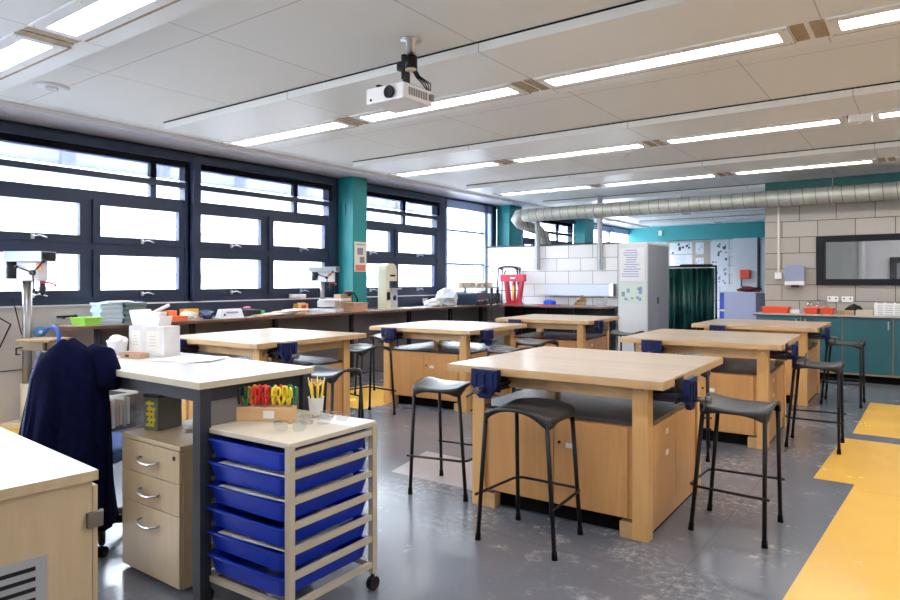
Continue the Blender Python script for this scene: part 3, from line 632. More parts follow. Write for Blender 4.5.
MB().blob((0.0, 0, 0.055), (0.13, 0.07, 0.05), 3, 0.2).obj('tissue', M_PAPER, t)
MB().lathe([(0.040, 0), (0.052, 0.085), (0.055, 0.09), (0.046, 0.085), (0.038, 0.01)], n=18)
t = thing('white_tub', 'small white tub of folded wipes at the left end of the desk', 'tub', (-3.76, 1.93, Z))
MB().lathe([(0.045, 0), (0.055, 0.075), (0.058, 0.08), (0.04, 0.08)], n=18).obj('tub', M_WHITE, t)
MB().blob((0.01, 0, 0.085), (0.10, 0.08, 0.05), 5, 0.25).obj('wipe', M_PAPER, t)
p = MB(); p.box((0, 0, 0.006), (0.15, 0.10, 0.012), mi=0); p.box((0.0, 0, 0.0125), (0.10, 0.03, 0.001), mi=1, rz=0.3)
one('notepad', p, [M_PAPER, M_BLACK], 'white notepad with dark scribbles beside the tub on the desk', 'notepad', (-3.60, 1.77, Z), R(15))
p = MB(); p.box((0, 0, 0.014), (0.16, 0.06, 0.028), mi=0, bev=0.002); p.box((0.0, 0, 0.029), (0.12, 0.03, 0.002), mi=1); p.box((-0.02, -0.0305, 0.012), (0.03, 0.001, 0.012), mi=2)
one('wooden_block', p, [M_CARD, M_RED, M_BLACK], 'small wooden block with a red strip in front of the cartons', 'wooden block', (-3.52, 1.90, Z), R(12))
p = MB()
for k in range(4): p.box((0.02*k, 0.01*k, 0.001+0.0018*k), (0.30, 0.21, 0.0012), rz=0.12*k-0.2)
one('paper_sheets', p, M_PAPER, 'loose white sheets lying on the desk right of the cartons', 'paper', (-3.22, 1.99, Z), R(20))

# foreground cupboard, lower left
t = thing('cupboard', 'pale maple cupboard with vented side at the lower left corner', 'cupboard', (-2.085, 1.010, 0), R(-4))
MB().bx(-1.02, -0.012, -1.10, -0.012, 0.02, 0.744).obj('carcass', M_MAPLE, t)
MB().bx(-1.04, 0, -1.12, 0, 0.744, 0.776, bev=0.002).obj('top', [M_OFFW], t)
MB().bx(-1.04, 0.0012, -1.12, 0.0012, 0.7445, 0.7745).obj('edge_band', M_MAPLE, t)
MB().bx(-0.80, -0.012, -0.010, 0.004, 0.03, 0.725).obj('door', M_MAPLE, t)
h = MB(); h.bx(-0.013, 0.006, -0.03, 0.012, 0.60, 0.645); h.cyl((-0.0, 0.010, 0.60), (-0.0, 0.010, 0.65), 0.006); h.obj('hinge', M_VSCREW, t)
g = MB(); g.bx(-0.012, -0.007, -0.54, -0.140, 0.405, 0.555, 0)
for k in range(4):
    for j in range(3): g.bx(-0.0075, -0.006, -0.515+0.125*j, -0.42+0.125*j, 0.428+0.030*k, 0.440+0.030*k, 1)
g.obj('vent_grille', [mat('grille_silver', (0.35, 0.36, 0.38), 0.4), M_BLACK], t)

# ================================================================ BLUE TRAY TROLLEY
t = thing('tray_trolley', 'beige metal trolley holding blue plastic trays, foreground', 'trolley', (-2.232, 1.900, 0), R(2))
hx, hy = 0.257, 0.240
fr = MB(); 
for sx in (-1, 1):
    for sy in (-1, 1):
        p = MB(); p.bx(sx*hx-0.014, sx*hx+0.014, sy*hy-0.014, sy*hy+0.014, 0.075, 0.735, bev=0.002); po = p.obj('post', M_BEIGE, t)
        w = MB(); w.cyl((sx*hx-0.014, sy*hy, 0.03), (sx*hx-0.004, sy*hy, 0.03), 0.03, n=16); w.cyl((sx*hx+0.004, sy*hy, 0.03), (sx*hx+0.014, sy*hy, 0.03), 0.03, n=16); w.cyl((sx*hx, sy*hy, 0.03), (sx*hx, sy*hy, 0.08), 0.009); w.obj('castor', M_BLACK, po)
MB().bx(-hx-0.01, hx+0.01, -hy-0.01, hy+0.01, 0.722, 0.742, bev=0.002).obj('top', M_BEIGE if 0 else mat('trolley_top', (0.56, 0.50, 0.41), 0.4), t)
for z in (0.697, 0.612, 0.516, 0.420, 0.324, 0.228, 0.115):
    for sx in (-1, 1): MB().bx(sx*hx-0.009, sx*hx+0.009, -hy, hy, z-0.012, z+0.012).obj('side_rail', M_BEIGE, t)
MB().bx(-hx, hx, -hy-0.009, -hy+0.009, 0.098, 0.122).obj('cross_rail', M_BEIGE, t); MB().bx(-hx, hx, hy-0.009, hy+0.009, 0.098, 0.122).obj('cross_rail', M_BEIGE, t)
def make_tray(label, loc):
    tr = thing('plastic_tray', label, 'tray', loc, R(2), 'blue trays in the trolley')
    a, b, h = 0.240, 0.262, 0.076; m = MB(); v = []
    for (w, d, z) in ((a-0.028, b-0.028, 0), (a-0.012, b-0.012, h-0.006), (a, b, h-0.004), (a, b, h+0.004), (a-0.016, b-0.016, h+0.002), (a-0.032, b-0.032, 0.004)):
        r = 0.02; pts = []
        for cx, cy, a0 in ((w-r, d-r, 0), (-w+r, d-r, 90), (-w+r, -d+r, 180), (w-r, -d+r, 270)):
            for q in range(4): an = R(a0+30*q); pts.append(m.bm.verts.new((cx+r*math.cos(an), cy+r*math.sin(an), z)))
        v.append(pts)
    m._skin(v, 0, True, False); m.obj('tray_body', M_BLUETRAY, tr)
    return tr
pos = ['topmost', 'second from the top', 'third from the top', 'fourth from the top', 'fifth from the top', 'lowest']
T0 = None
for k in range(6):
    loc = (-2.232, 1.900, 0.624-0.097*k); lab = 'blue plastic tray in the trolley, %s' % pos[k]
    if T0 is None: T0 = make_tray(lab, loc)
    else: dup(T0, loc, R(2), lab)
    if k in (1, 2, 4):
        one('white_sheet', MB().bx(-0.20, 0.18, -0.22, 0.20, 0, 0.008), M_PAPER, 'white sheet of material lying in the blue tray, %s' % pos[k], 'sheet', (loc[0], loc[1], loc[2]+0.066), R(6))
# scissors block
ZT = 0.743
t = thing('scissors_block', 'wooden block rack with a paper label on the trolley', 'scissors rack', (-2.385, 1.890, ZT), R(33))
MB().bx(-0.130, 0.130, -0.030, 0.030, 0, 0.060, bev=0.002).obj('block', m_wood('block_pine', (0.72, 0.47, 0.25), (0.6, 0.36, 0.17), 'x'), t)
MB().bx(-0.005, 0.045, -0.031, -0.030, 0.012, 0.045).obj('label', M_PAPER, t)
SCOL = {'black': (0.02, 0.02, 0.02), 'yellow': (0.80, 0.60, 0.03), 'green': (0.02, 0.20, 0.07), 'orange': (0.85, 0.10, 0.02), 'red': (0.62, 0.02, 0.02)}
SX = ['black', 'yellow', 'green', 'yellow', 'orange', 'red', 'red', 'orange', 'red', 'green', 'yellow', 'red', 'yellow', 'green', 'yellow', 'green']
cnt = {}; tot = {k: SX.count(k) for k in SX}; words = ['first', 'second', 'third', 'fourth', 'fifth']
ca, sa = math.cos(R(33)), math.sin(R(33))
for i, cn in enumerate(SX):
    cnt[cn] = cnt.get(cn, 0)+1
    lx = -0.118+0.236*(i/15); ly = 0.012 if i % 2 else -0.012
    loc = (-2.385+lx*ca-ly*sa, 1.890+lx*sa+ly*ca, ZT+0.060)
    lab = 'pair of %s handled scissors standing in the wooden block' % cn + ('' if tot[cn] == 1 else ', %s %s pair from the left' % (words[cnt[cn]-1], cn))
    t = thing('scissors', lab, 'scissors', loc, R(33+random.choice((20, 60, 100, 140, 75))), 'scissors in the wooden block')
    mt = mat('handle_'+cn, SCOL[cn], 0.35)
    for s in (-1, 1):
        m = MB(); m.tube([(s*0.013+0.009*math.cos(a), s*0.003, 0.064+(0.026 if s > 0 else 0.021)*math.sin(a)) for a in [2*math.pi*q/14 for q in range(14)]], 0.0052, 6, closed=True)
        m.tube([(s*0.014, 0, 0.042), (s*0.009, 0, 0.024), (s*0.002, 0, 0.008)], [0.006, 0.007, 0.005], 6); m.obj('handle', mt, t)
    MB().bx(-0.004, 0.004, -0.0012, 0.0012, -0.002, 0.012).obj('blade', M_STEEL, t)
# pencil cup
t = thing('pencil_cup', 'white plastic cup full of pencils on the trolley', 'cup', (-2.255, 2.065, ZT))
MB().lathe([(0.027, 0), (0.036, 0.088), (0.038, 0.09), (0.034, 0.088), (0.025, 0.004)], n=22).obj('cup', M_WHITE, t)
for k in range(14):
    a = 2*math.pi*k/14; r1 = 0.008+0.012*(k % 2); p0 = Vector((r1*math.cos(a), r1*math.sin(a), 0.010)); p1 = Vector(((0.028+0.004*(k % 3))*math.cos(a), (0.028+0.004*(k % 3))*math.sin(a), 0.145+0.010*((k*7) % 3)))
    d = thing('pencil', 'yellow and black striped pencil standing in the white cup', 'pencil', (-2.255, 2.065, ZT), 0, 'pencils in the white cup')
    ax = (p1-p0).normalized()
    MB().cyl(p0, p1, 0.0036, n=6, mi=0).obj('shaft', mat('pencil_yellow', (0.80, 0.55, 0.04), 0.4) if k % 3 else M_BLACK, d)
    MB().cyl(p1, p1+ax*0.014, 0.0036, 0.0008, n=6).obj('tip', mat('pencil_wood', (0.75, 0.6, 0.42), 0.6), d)
# goggles
def goggles(label, loc, rz, mt=M_GOGGLE):
    t = thing('safety_goggles', label, 'goggles', loc, rz, 'clear safety goggles on the trolley')
    for s in (-1, 1):
        m = MB(); m.prism([(s*0.008, 0.008), (s*0.02, 0.0), (s*0.055, 0.002), (s*0.068, 0.018), (s*0.066, 0.040), (s*0.05, 0.046), (s*0.012, 0.044)], -0.002, 0.002, 'xz'); m.obj('lens', mt, t)
        m = MB(); m.tube([(s*0.068, 0, 0.034), (s*0.074, 0.02, 0.033), (s*0.07, 0.09, 0.022), (s*0.062, 0.115, 0.008)], 0.0035, 6); m.obj('temple', mt, t)
    MB().tube([(-0.012, 0, 0.04), (0, -0.004, 0.034), (0.012, 0, 0.04)], 0.004, 6).obj('bridge', M_CARD, t)
goggles('clear safety goggles nearest the trolley corner', (-2.12, 1.80, ZT), R(35))
goggles('clear safety goggles in the middle of the trolley top', (-2.13, 1.945, ZT), R(40))
goggles('clear safety goggles nearest the pencil cup', (-2.12, 2.05, ZT), R(20))
one('paper_sheets', MB().box((0, 0, 0.0008), (0.21, 0.15, 0.0016)), M_PAPER, 'white sheet under the pencil cup side of the trolley top', 'paper', (-2.08, 2.08, ZT-0.001), R(5))

# ================================================================ FLOOR DRILL PRESS
def drill_press(name, label, loc, rz, H, tall, body, cat='drill press'):
    t = thing(name, label, cat, loc, rz)   # faces local -y ; H height of head centre
    MB().bx(-0.14, 0.14, -0.26, 0.14, 0, 0.05, bev=0.01).obj('base', M_CREAM if tall else M_OFFW, t)
    c = MB(); c.cyl((0, 0, 0.05), (0, 0, H-0.02), 0.040 if tall else 0.03, n=20); c.obj('column', mat('column_steel', (0.30, 0.29, 0.29), 0.35, metal=0.9), t)
    if tall: MB().cyl((0, 0, 0.05), (0, 0, 0.40), 0.055, n=20).obj('column_foot', M_CREAM, t)
    tz = 0.80 if tall else 0.16
    tb = MB(); tb.bx(-0.16, 0.16, -0.36, -0.02, tz, tz+0.025, 0, bev=0.004); tb.bx(-0.06, 0.06, -0.22, 0.05, tz-0.09, tz, 1, bev=0.01); to = tb.obj('table', [M_CARD if tall else M_OFFW, M_BEIGE if tall else M_OFFW], t)
    if tall: MB().tube([(-0.06, 0, tz-0.06), (-0.13, 0, tz-0.06), (-0.13, 0, tz-0.12), (-0.09, 0, tz-0.12)], 0.008, 6).obj('crank', M_BLACK, to)
    s = 0.95 if tall else 0.72; L = 0.74 if tall else 1.0
    h = MB(); h.bx(-0.07*s, 0.07*s, -0.24*s*L, 0.06*s, H-0.14*s, H+0.05*s, bev=0.012); ho = h.obj('head', body, t)
    h = MB(); h.prism([(p*s, q*s*L) for p, q in ((-0.10, -0.32), (0.10, -0.32), (0.11, -0.1), (0.11, 0.22), (0.07, 0.26), (-0.07, 0.26), (-0.11, 0.22), (-0.11, -0.1))], H+0.05*s, H+0.15*s, 'xy'); ro = h.obj('belt_cover', mat('cover_silver', (0.34, 0.37, 0.40), 0.35, metal=0.3), t)
    MB().bx(-0.085*s, 0.085*s, -0.325*s*L, -0.319*s*L, H+0.06*s, H+0.14*s).obj('name_plate', M_BLACK, ro)
    m = MB(); m.cyl((0, 0.15*s, H-0.12*s), (0, 0.15*s, H+0.05*s), 0.065*s, n=20); m.bx(-0.03*s, 0.03*s, 0.05*s, 0.12*s, H-0.05*s, H); m.obj('motor', M_DKGREY, t)
    q = MB(); q.lathe([(0.025*s, H-0.14*s), (0.025*s, H-0.19*s), (0.032*s, H-0.20*s), (0.03*s, H-0.25*s), (0.012*s, H-0.28*s)], c=(0, -0.17*s, 0), n=16); q.cyl((0, -0.17*s, H-0.34*s), (0, -0.17*s, H-0.27*s), 0.005); q.obj('chuck', M_DKGREY, t)
    q = MB()
    for k in range(3):
        a = R(20+120*k); q.cyl((-0.08*s, -0.13*s, H-0.06*s), (-0.10*s, -0.13*s+0.17*s*math.cos(a), H-0.06*s+0.17*s*math.sin(a)), 0.006, n=8); q.cyl((-0.098*s, -0.13*s+0.16*s*math.cos(a), H-0.06*s+0.16*s*math.sin(a)), (-0.103*s, -0.13*s+0.19*s*math.cos(a), H-0.06*s+0.19*s*math.sin(a)), 0.014, n=10)
    q.cyl((-0.06*s, -0.13*s, H-0.06*s), (-0.10*s, -0.13*s, H-0.06*s), 0.025*s); q.obj('feed_handle', M_DKGREY, t)
    MB().bx(-0.078*s, -0.069*s, -0.22*s, -0.16*s, H-0.03*s, H+0.03*s).obj('stop_button', mat('switch_orange', (0.85, 0.25, 0.03), 0.4), t)
    g = MB(); g.tube([(-0.08*s, -0.20*s, H-0.15*s), (-0.03*s, -0.27*s, H-0.16*s), (0.06*s, -0.27*s, H-0.18*s), (0.10*s, -0.22*s, H-0.2*s)], 0.008, 6); g.obj('guard', M_RED, t)
    return t
dp = drill_press('pillar_drill', 'floor standing pillar drill with cream foot beside the left windows', (-6.86, 2.67, 0), R(118), 1.495, True, M_OFFW)
# clamp on the drill table
t = thing('c_clamp', 'blue C shaped clamp gripping the edge of the drill table', 'clamp', (-6.62, 2.735, 0.84), R(20))
m = MB(); m.tube([(0.0, 0, 0.045), (0.03, 0, 0.085), (0.08, 0, 0.10), (0.13, 0, 0.07), (0.15, 0, 0.01), (0.15, 0, -0.10), (0.14, 0, -0.14), (0.0, 0, -0.15)], [0.012, 0.014, 0.017, 0.018, 0.018, 0.017, 0.015, 0.012], 8); m.obj('frame', mat('clamp_blue', (0.01, 0.07, 0.42), 0.35), t)
MB().cyl((0.0, 0, -0.22), (0.0, 0, -0.035), 0.008).obj('screw', M_BLACK, t)
t = thing('tape_reel', 'blue reel hanging on the wall panel behind the pillar drill', 'reel', (-7.095, 2.87, 0.86))
MB().lathe([(0.055, 0.0), (0.055, 0.03), (0.02, 0.03)], n=20, axis='x').obj('reel', mat('reel_blue', (0.05, 0.25, 0.55), 0.4), t); MB().lathe([(0.02, 0.03), (0.018, 0.034)], n=14, axis='x').obj('hub', M_PAPER, t)
w = MB(); w.tube([(XW+0.07, 2.3, 1.25), (XW+0.08, 2.45, 1.05), (XW+0.06, 2.6, 0.95), (XW+0.04, 2.5, 0.7), (XW+0.04, 2.2, 0.6)], 0.008, 6); w.tube([(XW+0.05, 2.62, 1.20), (XW+0.06, 2.66, 1.0), (XW+0.04, 2.70, 0.85), (XW+0.16, 2.75, 0.78)], 0.006, 6)
one('power_cable', w, M_BLACK, 'dark power cables hanging on the panel left of the pillar drill', 'cable')
t = thing('wall_hooks', 'small dark hooks on the pale panel right of the pillar drill', 'hooks', (XW+0.0, 3.13, 1.0))
MB().bx(0, 0.012, -0.1, 0.1, -0.01, 0.01).obj('rail', M_DKGREY, t); MB().tube([(0.01, -0.05, 0), (0.05, -0.05, -0.02), (0.06, -0.03, 0.01)], 0.006, 6).obj('hook', M_BLACK, t); MB().tube([(0.01, 0.03, 0), (0.05, 0.03, -0.02), (0.06, 0.06, 0.02)], 0.006, 6).obj('hook', M_BLACK, t)
# crate of materials on the floor
t = thing('storage_crate', 'clear plastic crate of coloured offcuts under the desk line by the wall', 'crate', (-6.22, 3.05, 0), R(10))
m = MB()
for (x0, x1, y0_, y1_) in ((-0.25, 0.25, -0.17, -0.165), (-0.25, 0.25, 0.165, 0.17), (-0.25, -0.245, -0.17, 0.17), (0.245, 0.25, -0.17, 0.17)): m.bx(x0, x1, y0_, y1_, 0, 0.33)
m.bx(-0.25, 0.25, -0.17, 0.17, 0, 0.005); m.obj('crate_body', M_GOGGLE, t); MB().bx(-0.26, 0.26, -0.18, -0.165, 0.31, 0.33).bx(-0.26, 0.26, 0.165, 0.18, 0.31, 0.33).bx(0.245, 0.26, -0.18, 0.18, 0.31, 0.33).obj('rim', M_WHITE, t)
for k, cl in enumerate(((0.5, 0.35, 0.25), (0.25, 0.35, 0.6), (0.6, 0.2, 0.2), (0.7, 0.7, 0.68), (0.6, 0.45, 0.5), (0.7, 0.6, 0.4), (0.5, 0.55, 0.6), (0.75, 0.72, 0.65))):
    cn = ['brown', 'blue', 'red', 'white', 'pink', 'straw coloured', 'pale blue', 'cream'][k]
    one('board_offcut', MB().box((0, 0, 0.14), (0.40, 0.026, 0.27-0.02*(k % 3))), mat('offcut_%d' % k, cl, 0.7), '%s board offcut standing in the clear crate' % cn, 'offcut', (-6.195-0.007*k, 2.91+0.038*k, 0.01), R(10), 'offcuts in the clear crate')

# ================================================================ WINDOW WORKTOP
ZB = 0.93
t = thing('window_worktop', 'long brown edged worktop under the windows and partition', 'worktop', (-6.8, 7, 0))
w = MB(); X0, X1 = -0.275, 0.31
w.prism([(X0, -3.85), (X0, 3.98), (2.42, 3.98), (2.52, 3.80), (2.50, 3.34), (0.34, 3.30), (X1, 3.2), (X1, -3.85), (0.25, -4.03), (0.05, -4.09), (X0, -4.02)], ZB-0.032, ZB-0.004, 'xy')
w.obj('edge', M_BRTOP, t)
w = MB(); w.prism([(X0, -3.85), (X0, 3.975), (2.41, 3.975), (2.50, 3.80), (2.48, 3.36), (0.33, 3.32), (X1-0.01, 3.2), (X1-0.01, -3.84), (0.24, -4.02), (0.05, -4.08), (X0, -4.01)], ZB-0.004, ZB, 'xy'); w.obj('surface', M_WTOP, t)
for px, y in enumerate((-3.80, -2.77, -1.62, -0.28, 1.0, 2.10, 3.05)):
    MB().bx(0.16, 0.21, y-0.025, y+0.025, 0, ZB-0.032).obj('leg', M_BLACK if px else M_DKGREY, t)
for x in (0.75, 1.25, 1.8, 2.3): MB().bx(x-0.02, x+0.02, 3.5, 3.54, 0, ZB-0.032).obj('leg', M_BLACK, t)
b = MB(); b.bx(0.2, 2.42, 3.86, 3.90, 0.05, ZB-0.035); b.obj('back_panel', M_BLACK, t)
def bt(px_y, dx=0): return (-6.78+dx, px_y, ZB)
# items along the worktop --------------------------------------
G_ = mat('lime_plastic', (0.30, 0.62, 0.08), 0.4)
t = thing('lime_tray', 'lime green plastic tray at the left end of the window worktop', 'tray', (-6.68, 3.12, ZB), R(8))
m = MB(); v = []
for (w_, d_, z) in ((0.10, 0.075, 0), (0.115, 0.09, 0.065), (0.125, 0.10, 0.07), (0.125, 0.10, 0.076), (0.108, 0.083, 0.07), (0.095, 0.07, 0.006)): v.append([m.bm.verts.new(p) for p in ((w_, d_, z), (-w_, d_, z), (-w_, -d_, z), (w_, -d_, z))])
m._skin(v, 0, True, False); m.obj('tray_body', G_, t)
cols = [mat('folder_blue', (0.48, 0.60, 0.72), 0.6), mat('folder_paleblue', (0.60, 0.70, 0.80), 0.6)]; colg = [mat('folder_slate', (0.16, 0.22, 0.24), 0.6), mat('folder_teal', (0.10, 0.16, 0.17), 0.6)]
for stack, (yy, cc, nm) in enumerate(((3.345, cols, 'pale blue'), (3.585, colg, 'slate'))):
    for k in range(9):
        z = ZB+0.0235*k; ordw = ['lowest', 'second lowest', 'third lowest', 'fourth lowest', 'middle', 'fourth from the top', 'third from the top', 'second from the top', 'topmost'][k]
        one('folder', MB().box((0, 0, 0.0115), (0.21, 0.22 if stack == 0 else 0.24, 0.021), bev=0.003), cc[k % 2], '%s folder in the %s stack on the worktop, %s' % (nm, nm, ordw), 'folder', (-6.72+random.uniform(-.008, .008), yy+random.uniform(-.008, .008), z), random.uniform(-0.12, 0.12), '%s folders stacked on the worktop' % nm)
one('paper_sheets', MB().box((0, 0, 0.004), (0.20, 0.24, 0.006), rz=0.3).box((0, 0.02, 0.010), (0.18, 0.20, 0.005), rz=-0.2), M_PAPER, 'crumpled white sheets on top of the folder stacks', 'paper', (-6.72, 3.45, ZB+0.213), 0.1)
t = thing('glue_gun', 'white tube tool leaning up on the worktop by the slate folders', 'tool', (-6.72, 3.78, ZB), 0)
MB().cyl((0, -0.02, 0.06), (0.03, 0.22, 0.17), 0.018).obj('barrel', M_PAPER, t); MB().blob((0, -0.03, 0.045), (0.09, 0.10, 0.09), 8, 0.12).obj('grip', M_RED, t)
def tub(label, y, cl, d, x=-6.62, nm='parts_tub'):
    t = thing(nm, label, 'tub', (x, y, ZB)); m = MB(); v = []
    for (w_, d_, z) in ((d[0]*.44, d[1]*.44, 0), (d[0]*.5, d[1]*.5, d[2]), (d[0]*.44, d[1]*.44, d[2]), (d[0]*.4, d[1]*.4, 0.006)): v.append([m.bm.verts.new(p) for p in ((w_, d_, z), (-w_, d_, z), (-w_, -d_, z), (w_, -d_, z))])
    m._skin(v, 0, True, False); m.obj('tub_body', cl, t); return t
M_ORG = mat('orange_plastic', (0.85, 0.17, 0.04), 0.4); M_RPL = mat('red_plastic', (0.62, 0.05, 0.03), 0.4)
tub('red plastic tub on the worktop right of the folders', 3.80, M_RPL, (0.16, 0.22, 0.05), -6.60); tub('orange plastic tub beside the red tub', 4.04, M_ORG, (0.16, 0.20, 0.05))
for k, (y, cl, d, lb) in enumerate(((4.00, M_PAPER, (0.09, 0.12, 0.09), 'white carton with an open flap behind the red tub'), (4.13, M_ORG, (0.10, 0.10, 0.10), 'small orange box behind the orange tub'), (4.36, mat('amber', (0.8, 0.4, 0.05), 0.5), (0.10, 0.18, 0.11), 'amber box against the dark trunking'))):
    one('small_box', MB().bx(-d[0]/2, d[0]/2, -d[1]/2, d[1]/2, 0, d[2], bev=0.003), cl, lb, 'box', (-6.88, y, ZB))
def lump(nm, lab, cat, mt, loc, d, seed, amp=0.25, grp=None): return one(nm, MB().blob((0, 0, d[2]*0.42), d, seed, amp), mt, lab, cat, loc, 0, grp)
lump('work_glove', 'crumpled pale glove on the worktop near the desk calendar', 'glove', M_PAPER, (-6.68, 4.22, ZB), (0.22, 0.17, 0.10), 11, 0.3)
lump('work_glove', 'dark blue glove heap between the pale glove and the calendar', 'glove', mat('glove_navy', (0.02, 0.03, 0.08), 0.8), (-6.64, 4.43, ZB), (0.20, 0.17, 0.11), 12, 0.3)
t = thing('desk_calendar', 'white tent shaped desk calendar on the worktop', 'calendar', (-6.62, 4.72, ZB))
MB().prism([(-0.07, 0), (0.07, 0), (0.012, 0.105), (-0.012, 0.105)], -0.15, 0.15, 'xz').obj('card', M_PAPER, t)
m = MB(); m.box((0.046, 0, 0.065), (0.002, 0.16, 0.02), ry=-0.50); m.box((0.061, -0.11, 0.04), (0.002, 0.02, 0.03), ry=-0.50, mi=1); m.obj('print', [mat('print_blue', (0.25, 0.3, 0.55), 0.6), M_BLACK], t)
one('storage_case', MB().bx(-0.10, 0.10, -0.16, 0.16, 0, 0.08, bev=0.012), M_DKGREY, 'dark storage case behind the calendar on the worktop', 'case', (-6.86, 5.12, ZB))
lump('cloth', 'pink cloth scrap on the dark storage case', 'cloth', mat('pink', (0.7, 0.15, 0.3), 0.8), (-6.86, 5.14, ZB+0.08), (0.08, 0.10, 0.04), 13)
one('sponge', MB().bx(-0.04, 0.04, -0.06, 0.06, 0, 0.06, bev=0.01), mat('green_sponge', (0.1, 0.5, 0.15), 0.9), 'green sponge right of the dark storage case', 'sponge', (-6.88, 5.34, ZB))
woods = [('tan', M_CARD, 5.28, 0.10), ('pale', M_PAPER, 5.45, 0.24), ('tan', M_MAPLE, 5.62, -0.12), ('white', M_PAPER, 5.72, 0.3)]
for k, (cn, mt, y, rz) in enumerate(woods):
    lb = ['tan board offcut nearest the desk calendar', 'white card sheet lying over the tan offcuts', 'maple board offcut in the middle of the worktop', 'white card sheet nearest the small drill press'][k]
    one('board_sheet', MB().box((0, 0, 0.008), (0.22, 0.40, 0.014)), mt, lb, 'board', (-6.63, y, ZB+0.016*k+0.001), R(10)+rz, 'boards laid on the worktop')
t = thing('first_aid_box', 'small orange and red box against the trunking left of the drill press', 'box', (-6.99, 6.12, ZB+0.02))
MB().bx(-0.05, 0.05, -0.09, 0.09, -0.02, 0.10).obj('box_body', mat('amber', (0.8, 0.4, 0.05), 0.5), t); MB().bx(0.05, 0.054, -0.03, 0.05, 0.0, 0.08).obj('red_mark', M_RED, t)
m = MB(); m.tube([(0.05*math.cos(a*0.5), 0.14*math.sin(a*0.5), 0.008+0.0008*a) for a in range(60)], 0.006, 6); one('coiled_cable', m, M_PAPER, 'white coiled cable on the window sill', 'cable', (-7.03, 6.10, SILL+0.002))
dp2 = drill_press('bench_drill', 'small bench drill press on the worktop before the teal column', (-6.82, 6.36, ZB), R(112), 0.52, False, M_OFFW)
t = thing('wooden_crate', 'wooden box on the worktop right of the small drill press', 'crate', (-6.62, 6.78, ZB))
MB().bx(-0.13, 0.13, -0.14, 0.14, 0, 0.11, bev=0.004).obj('box_body', m_wood('crate_wood', (0.55, 0.33, 0.22), (0.4, 0.22, 0.13), 'y'), t); MB().bx(-0.14, 0.14, -0.15, 0.15, 0.11, 0.122).obj('lid', M_CARD, t)
t = thing('belt_sander', 'tan belt sander with black belt guard behind the wooden box', 'sander', (-6.90, 6.86, ZB), 0)
MB().prism([(-0.16, 0), (0.12, 0), (0.14, 0.12), (0.18, 0.30), (0.12, 0.34), (0.04, 0.24), (-0.14, 0.24)], -0.06, 0.08, 'yz').obj('housing', M_CARD, t); MB().tube([(0.09, 0.0, 0.22), (0.10, 0.10, 0.26), (0.10, 0.18, 0.16), (0.09, 0.14, 0.04)], 0.014, 8).obj('belt_guard', M_BLACK, t); MB().box((0.09, 0.0, 0.26), (0.05, 0.12, 0.04)).obj('handle', M_DKGREY, t)
t = thing('band_saw', 'cream bench band saw with grey door on the window worktop', 'band saw', (-6.78, 7.67, ZB), R(4))
m = MB(); m.prism([(-0.13, 0.0), (0.15, 0.0), (0.15, 0.30), (-0.05, 0.30), (-0.05, 0.43), (0.15, 0.43), (0.15, 0.60), (0.12, 0.67), (0.06, 0.70), (-0.05, 0.70), (-0.11, 0.67), (-0.13, 0.60)], -0.08, 0.08, 'yz'); bo = m.obj('frame', M_CREAM, t)
MB().bx(0.08, 0.092, 0.0, 0.145, 0.02, 0.28).obj('lower_door', mat('door_grey', (0.5, 0.52, 0.56), 0.4), t); MB().lathe([(0.042, 0.092), (0.042, 0.098), (0.02, 0.098)], c=(0, 0.072, 0.17), axis='x', n=18).obj('badge', M_VISE, t)
MB().bx(0.08, 0.086, -0.11, -0.03, 0.14, 0.26).obj('switch_plate', M_BLACK, t); MB().bx(-0.09, 0.14, -0.04, 0.19, 0.30, 0.32).obj('saw_table', M_STEEL, t); MB().bx(0.02, 0.05, 0.05, 0.08, 0.32, 0.46).obj('blade_guard', M_RED if 0 else M_DKGREY, t); MB().bx(0.08, 0.086, -0.03, 0.10, 0.50, 0.53).obj('name_plate', M_BLACK, t)
for (y, lab) in ((6.20, 'grey twin socket on the trunking left of the column'), (7.10, 'pale twin socket beneath the teal column'), (7.42, 'pale twin socket left of the band saw'), (9.0, 'pale socket on the trunking right of the band saw')):
    t = thing('power_socket', lab, 'socket', (XW+0.02, y, 1.02)); MB().bx(0, 0.015, -0.07, 0.07, -0.04, 0.04, bev=0.003).obj('plate', M_OFFW, t); MB().bx(0.015, 0.019, -0.05, -0.035, 0.01, 0.025).bx(0.015, 0.019, 0.035, 0.05, 0.01, 0.025).obj('switch', M_DKGREY, t)
for k, (y, lb) in enumerate(((8.05, 'white sheets right of the band saw'), (8.45, 'white sheets before the crumpled bags'))):
    one('paper_sheets', MB().box((0, 0, 0.003), (0.24, 0.34, 0.005), rz=0.2).box((0.02, 0, 0.008), (0.2, 0.28, 0.004), rz=-0.1), M_PAPER, lb, 'paper', (-6.70, y, ZB+0.001))
lump('plastic_bag', 'crumpled white bag on the worktop, left of two', 'bag', M_PAPER, (-6.76, 8.82, ZB), (0.26, 0.34, 0.15), 21, 0.3)
lump('plastic_bag', 'larger heap of crumpled silver grey bags beside the black crate', 'bag', mat('bag_silver', (0.62, 0.64, 0.70), 0.35), (-6.80, 9.28, ZB), (0.34, 0.48, 0.34), 22, 0.3)
t = thing('tool_crate', 'black crate of tools in the corner of the worktop', 'crate', (-6.70, 9.90, ZB), R(8))
MB().bx(-0.20, 0.20, -0.22, 0.22, 0, 0.22, bev=0.01).obj('crate_body', mat('crate_black', (0.012, 0.03, 0.06), 0.4), t)
m = MB()
for k in range(7): m.tube([(0.20, -0.2+0.06*k, 0.06+0.01*(k % 3)), (0.23, -0.17+0.06*k, 0.10), (0.22, -0.15+0.06*k, 0.03)], 0.008, 6)
m.obj('chain', M_STEEL, t)
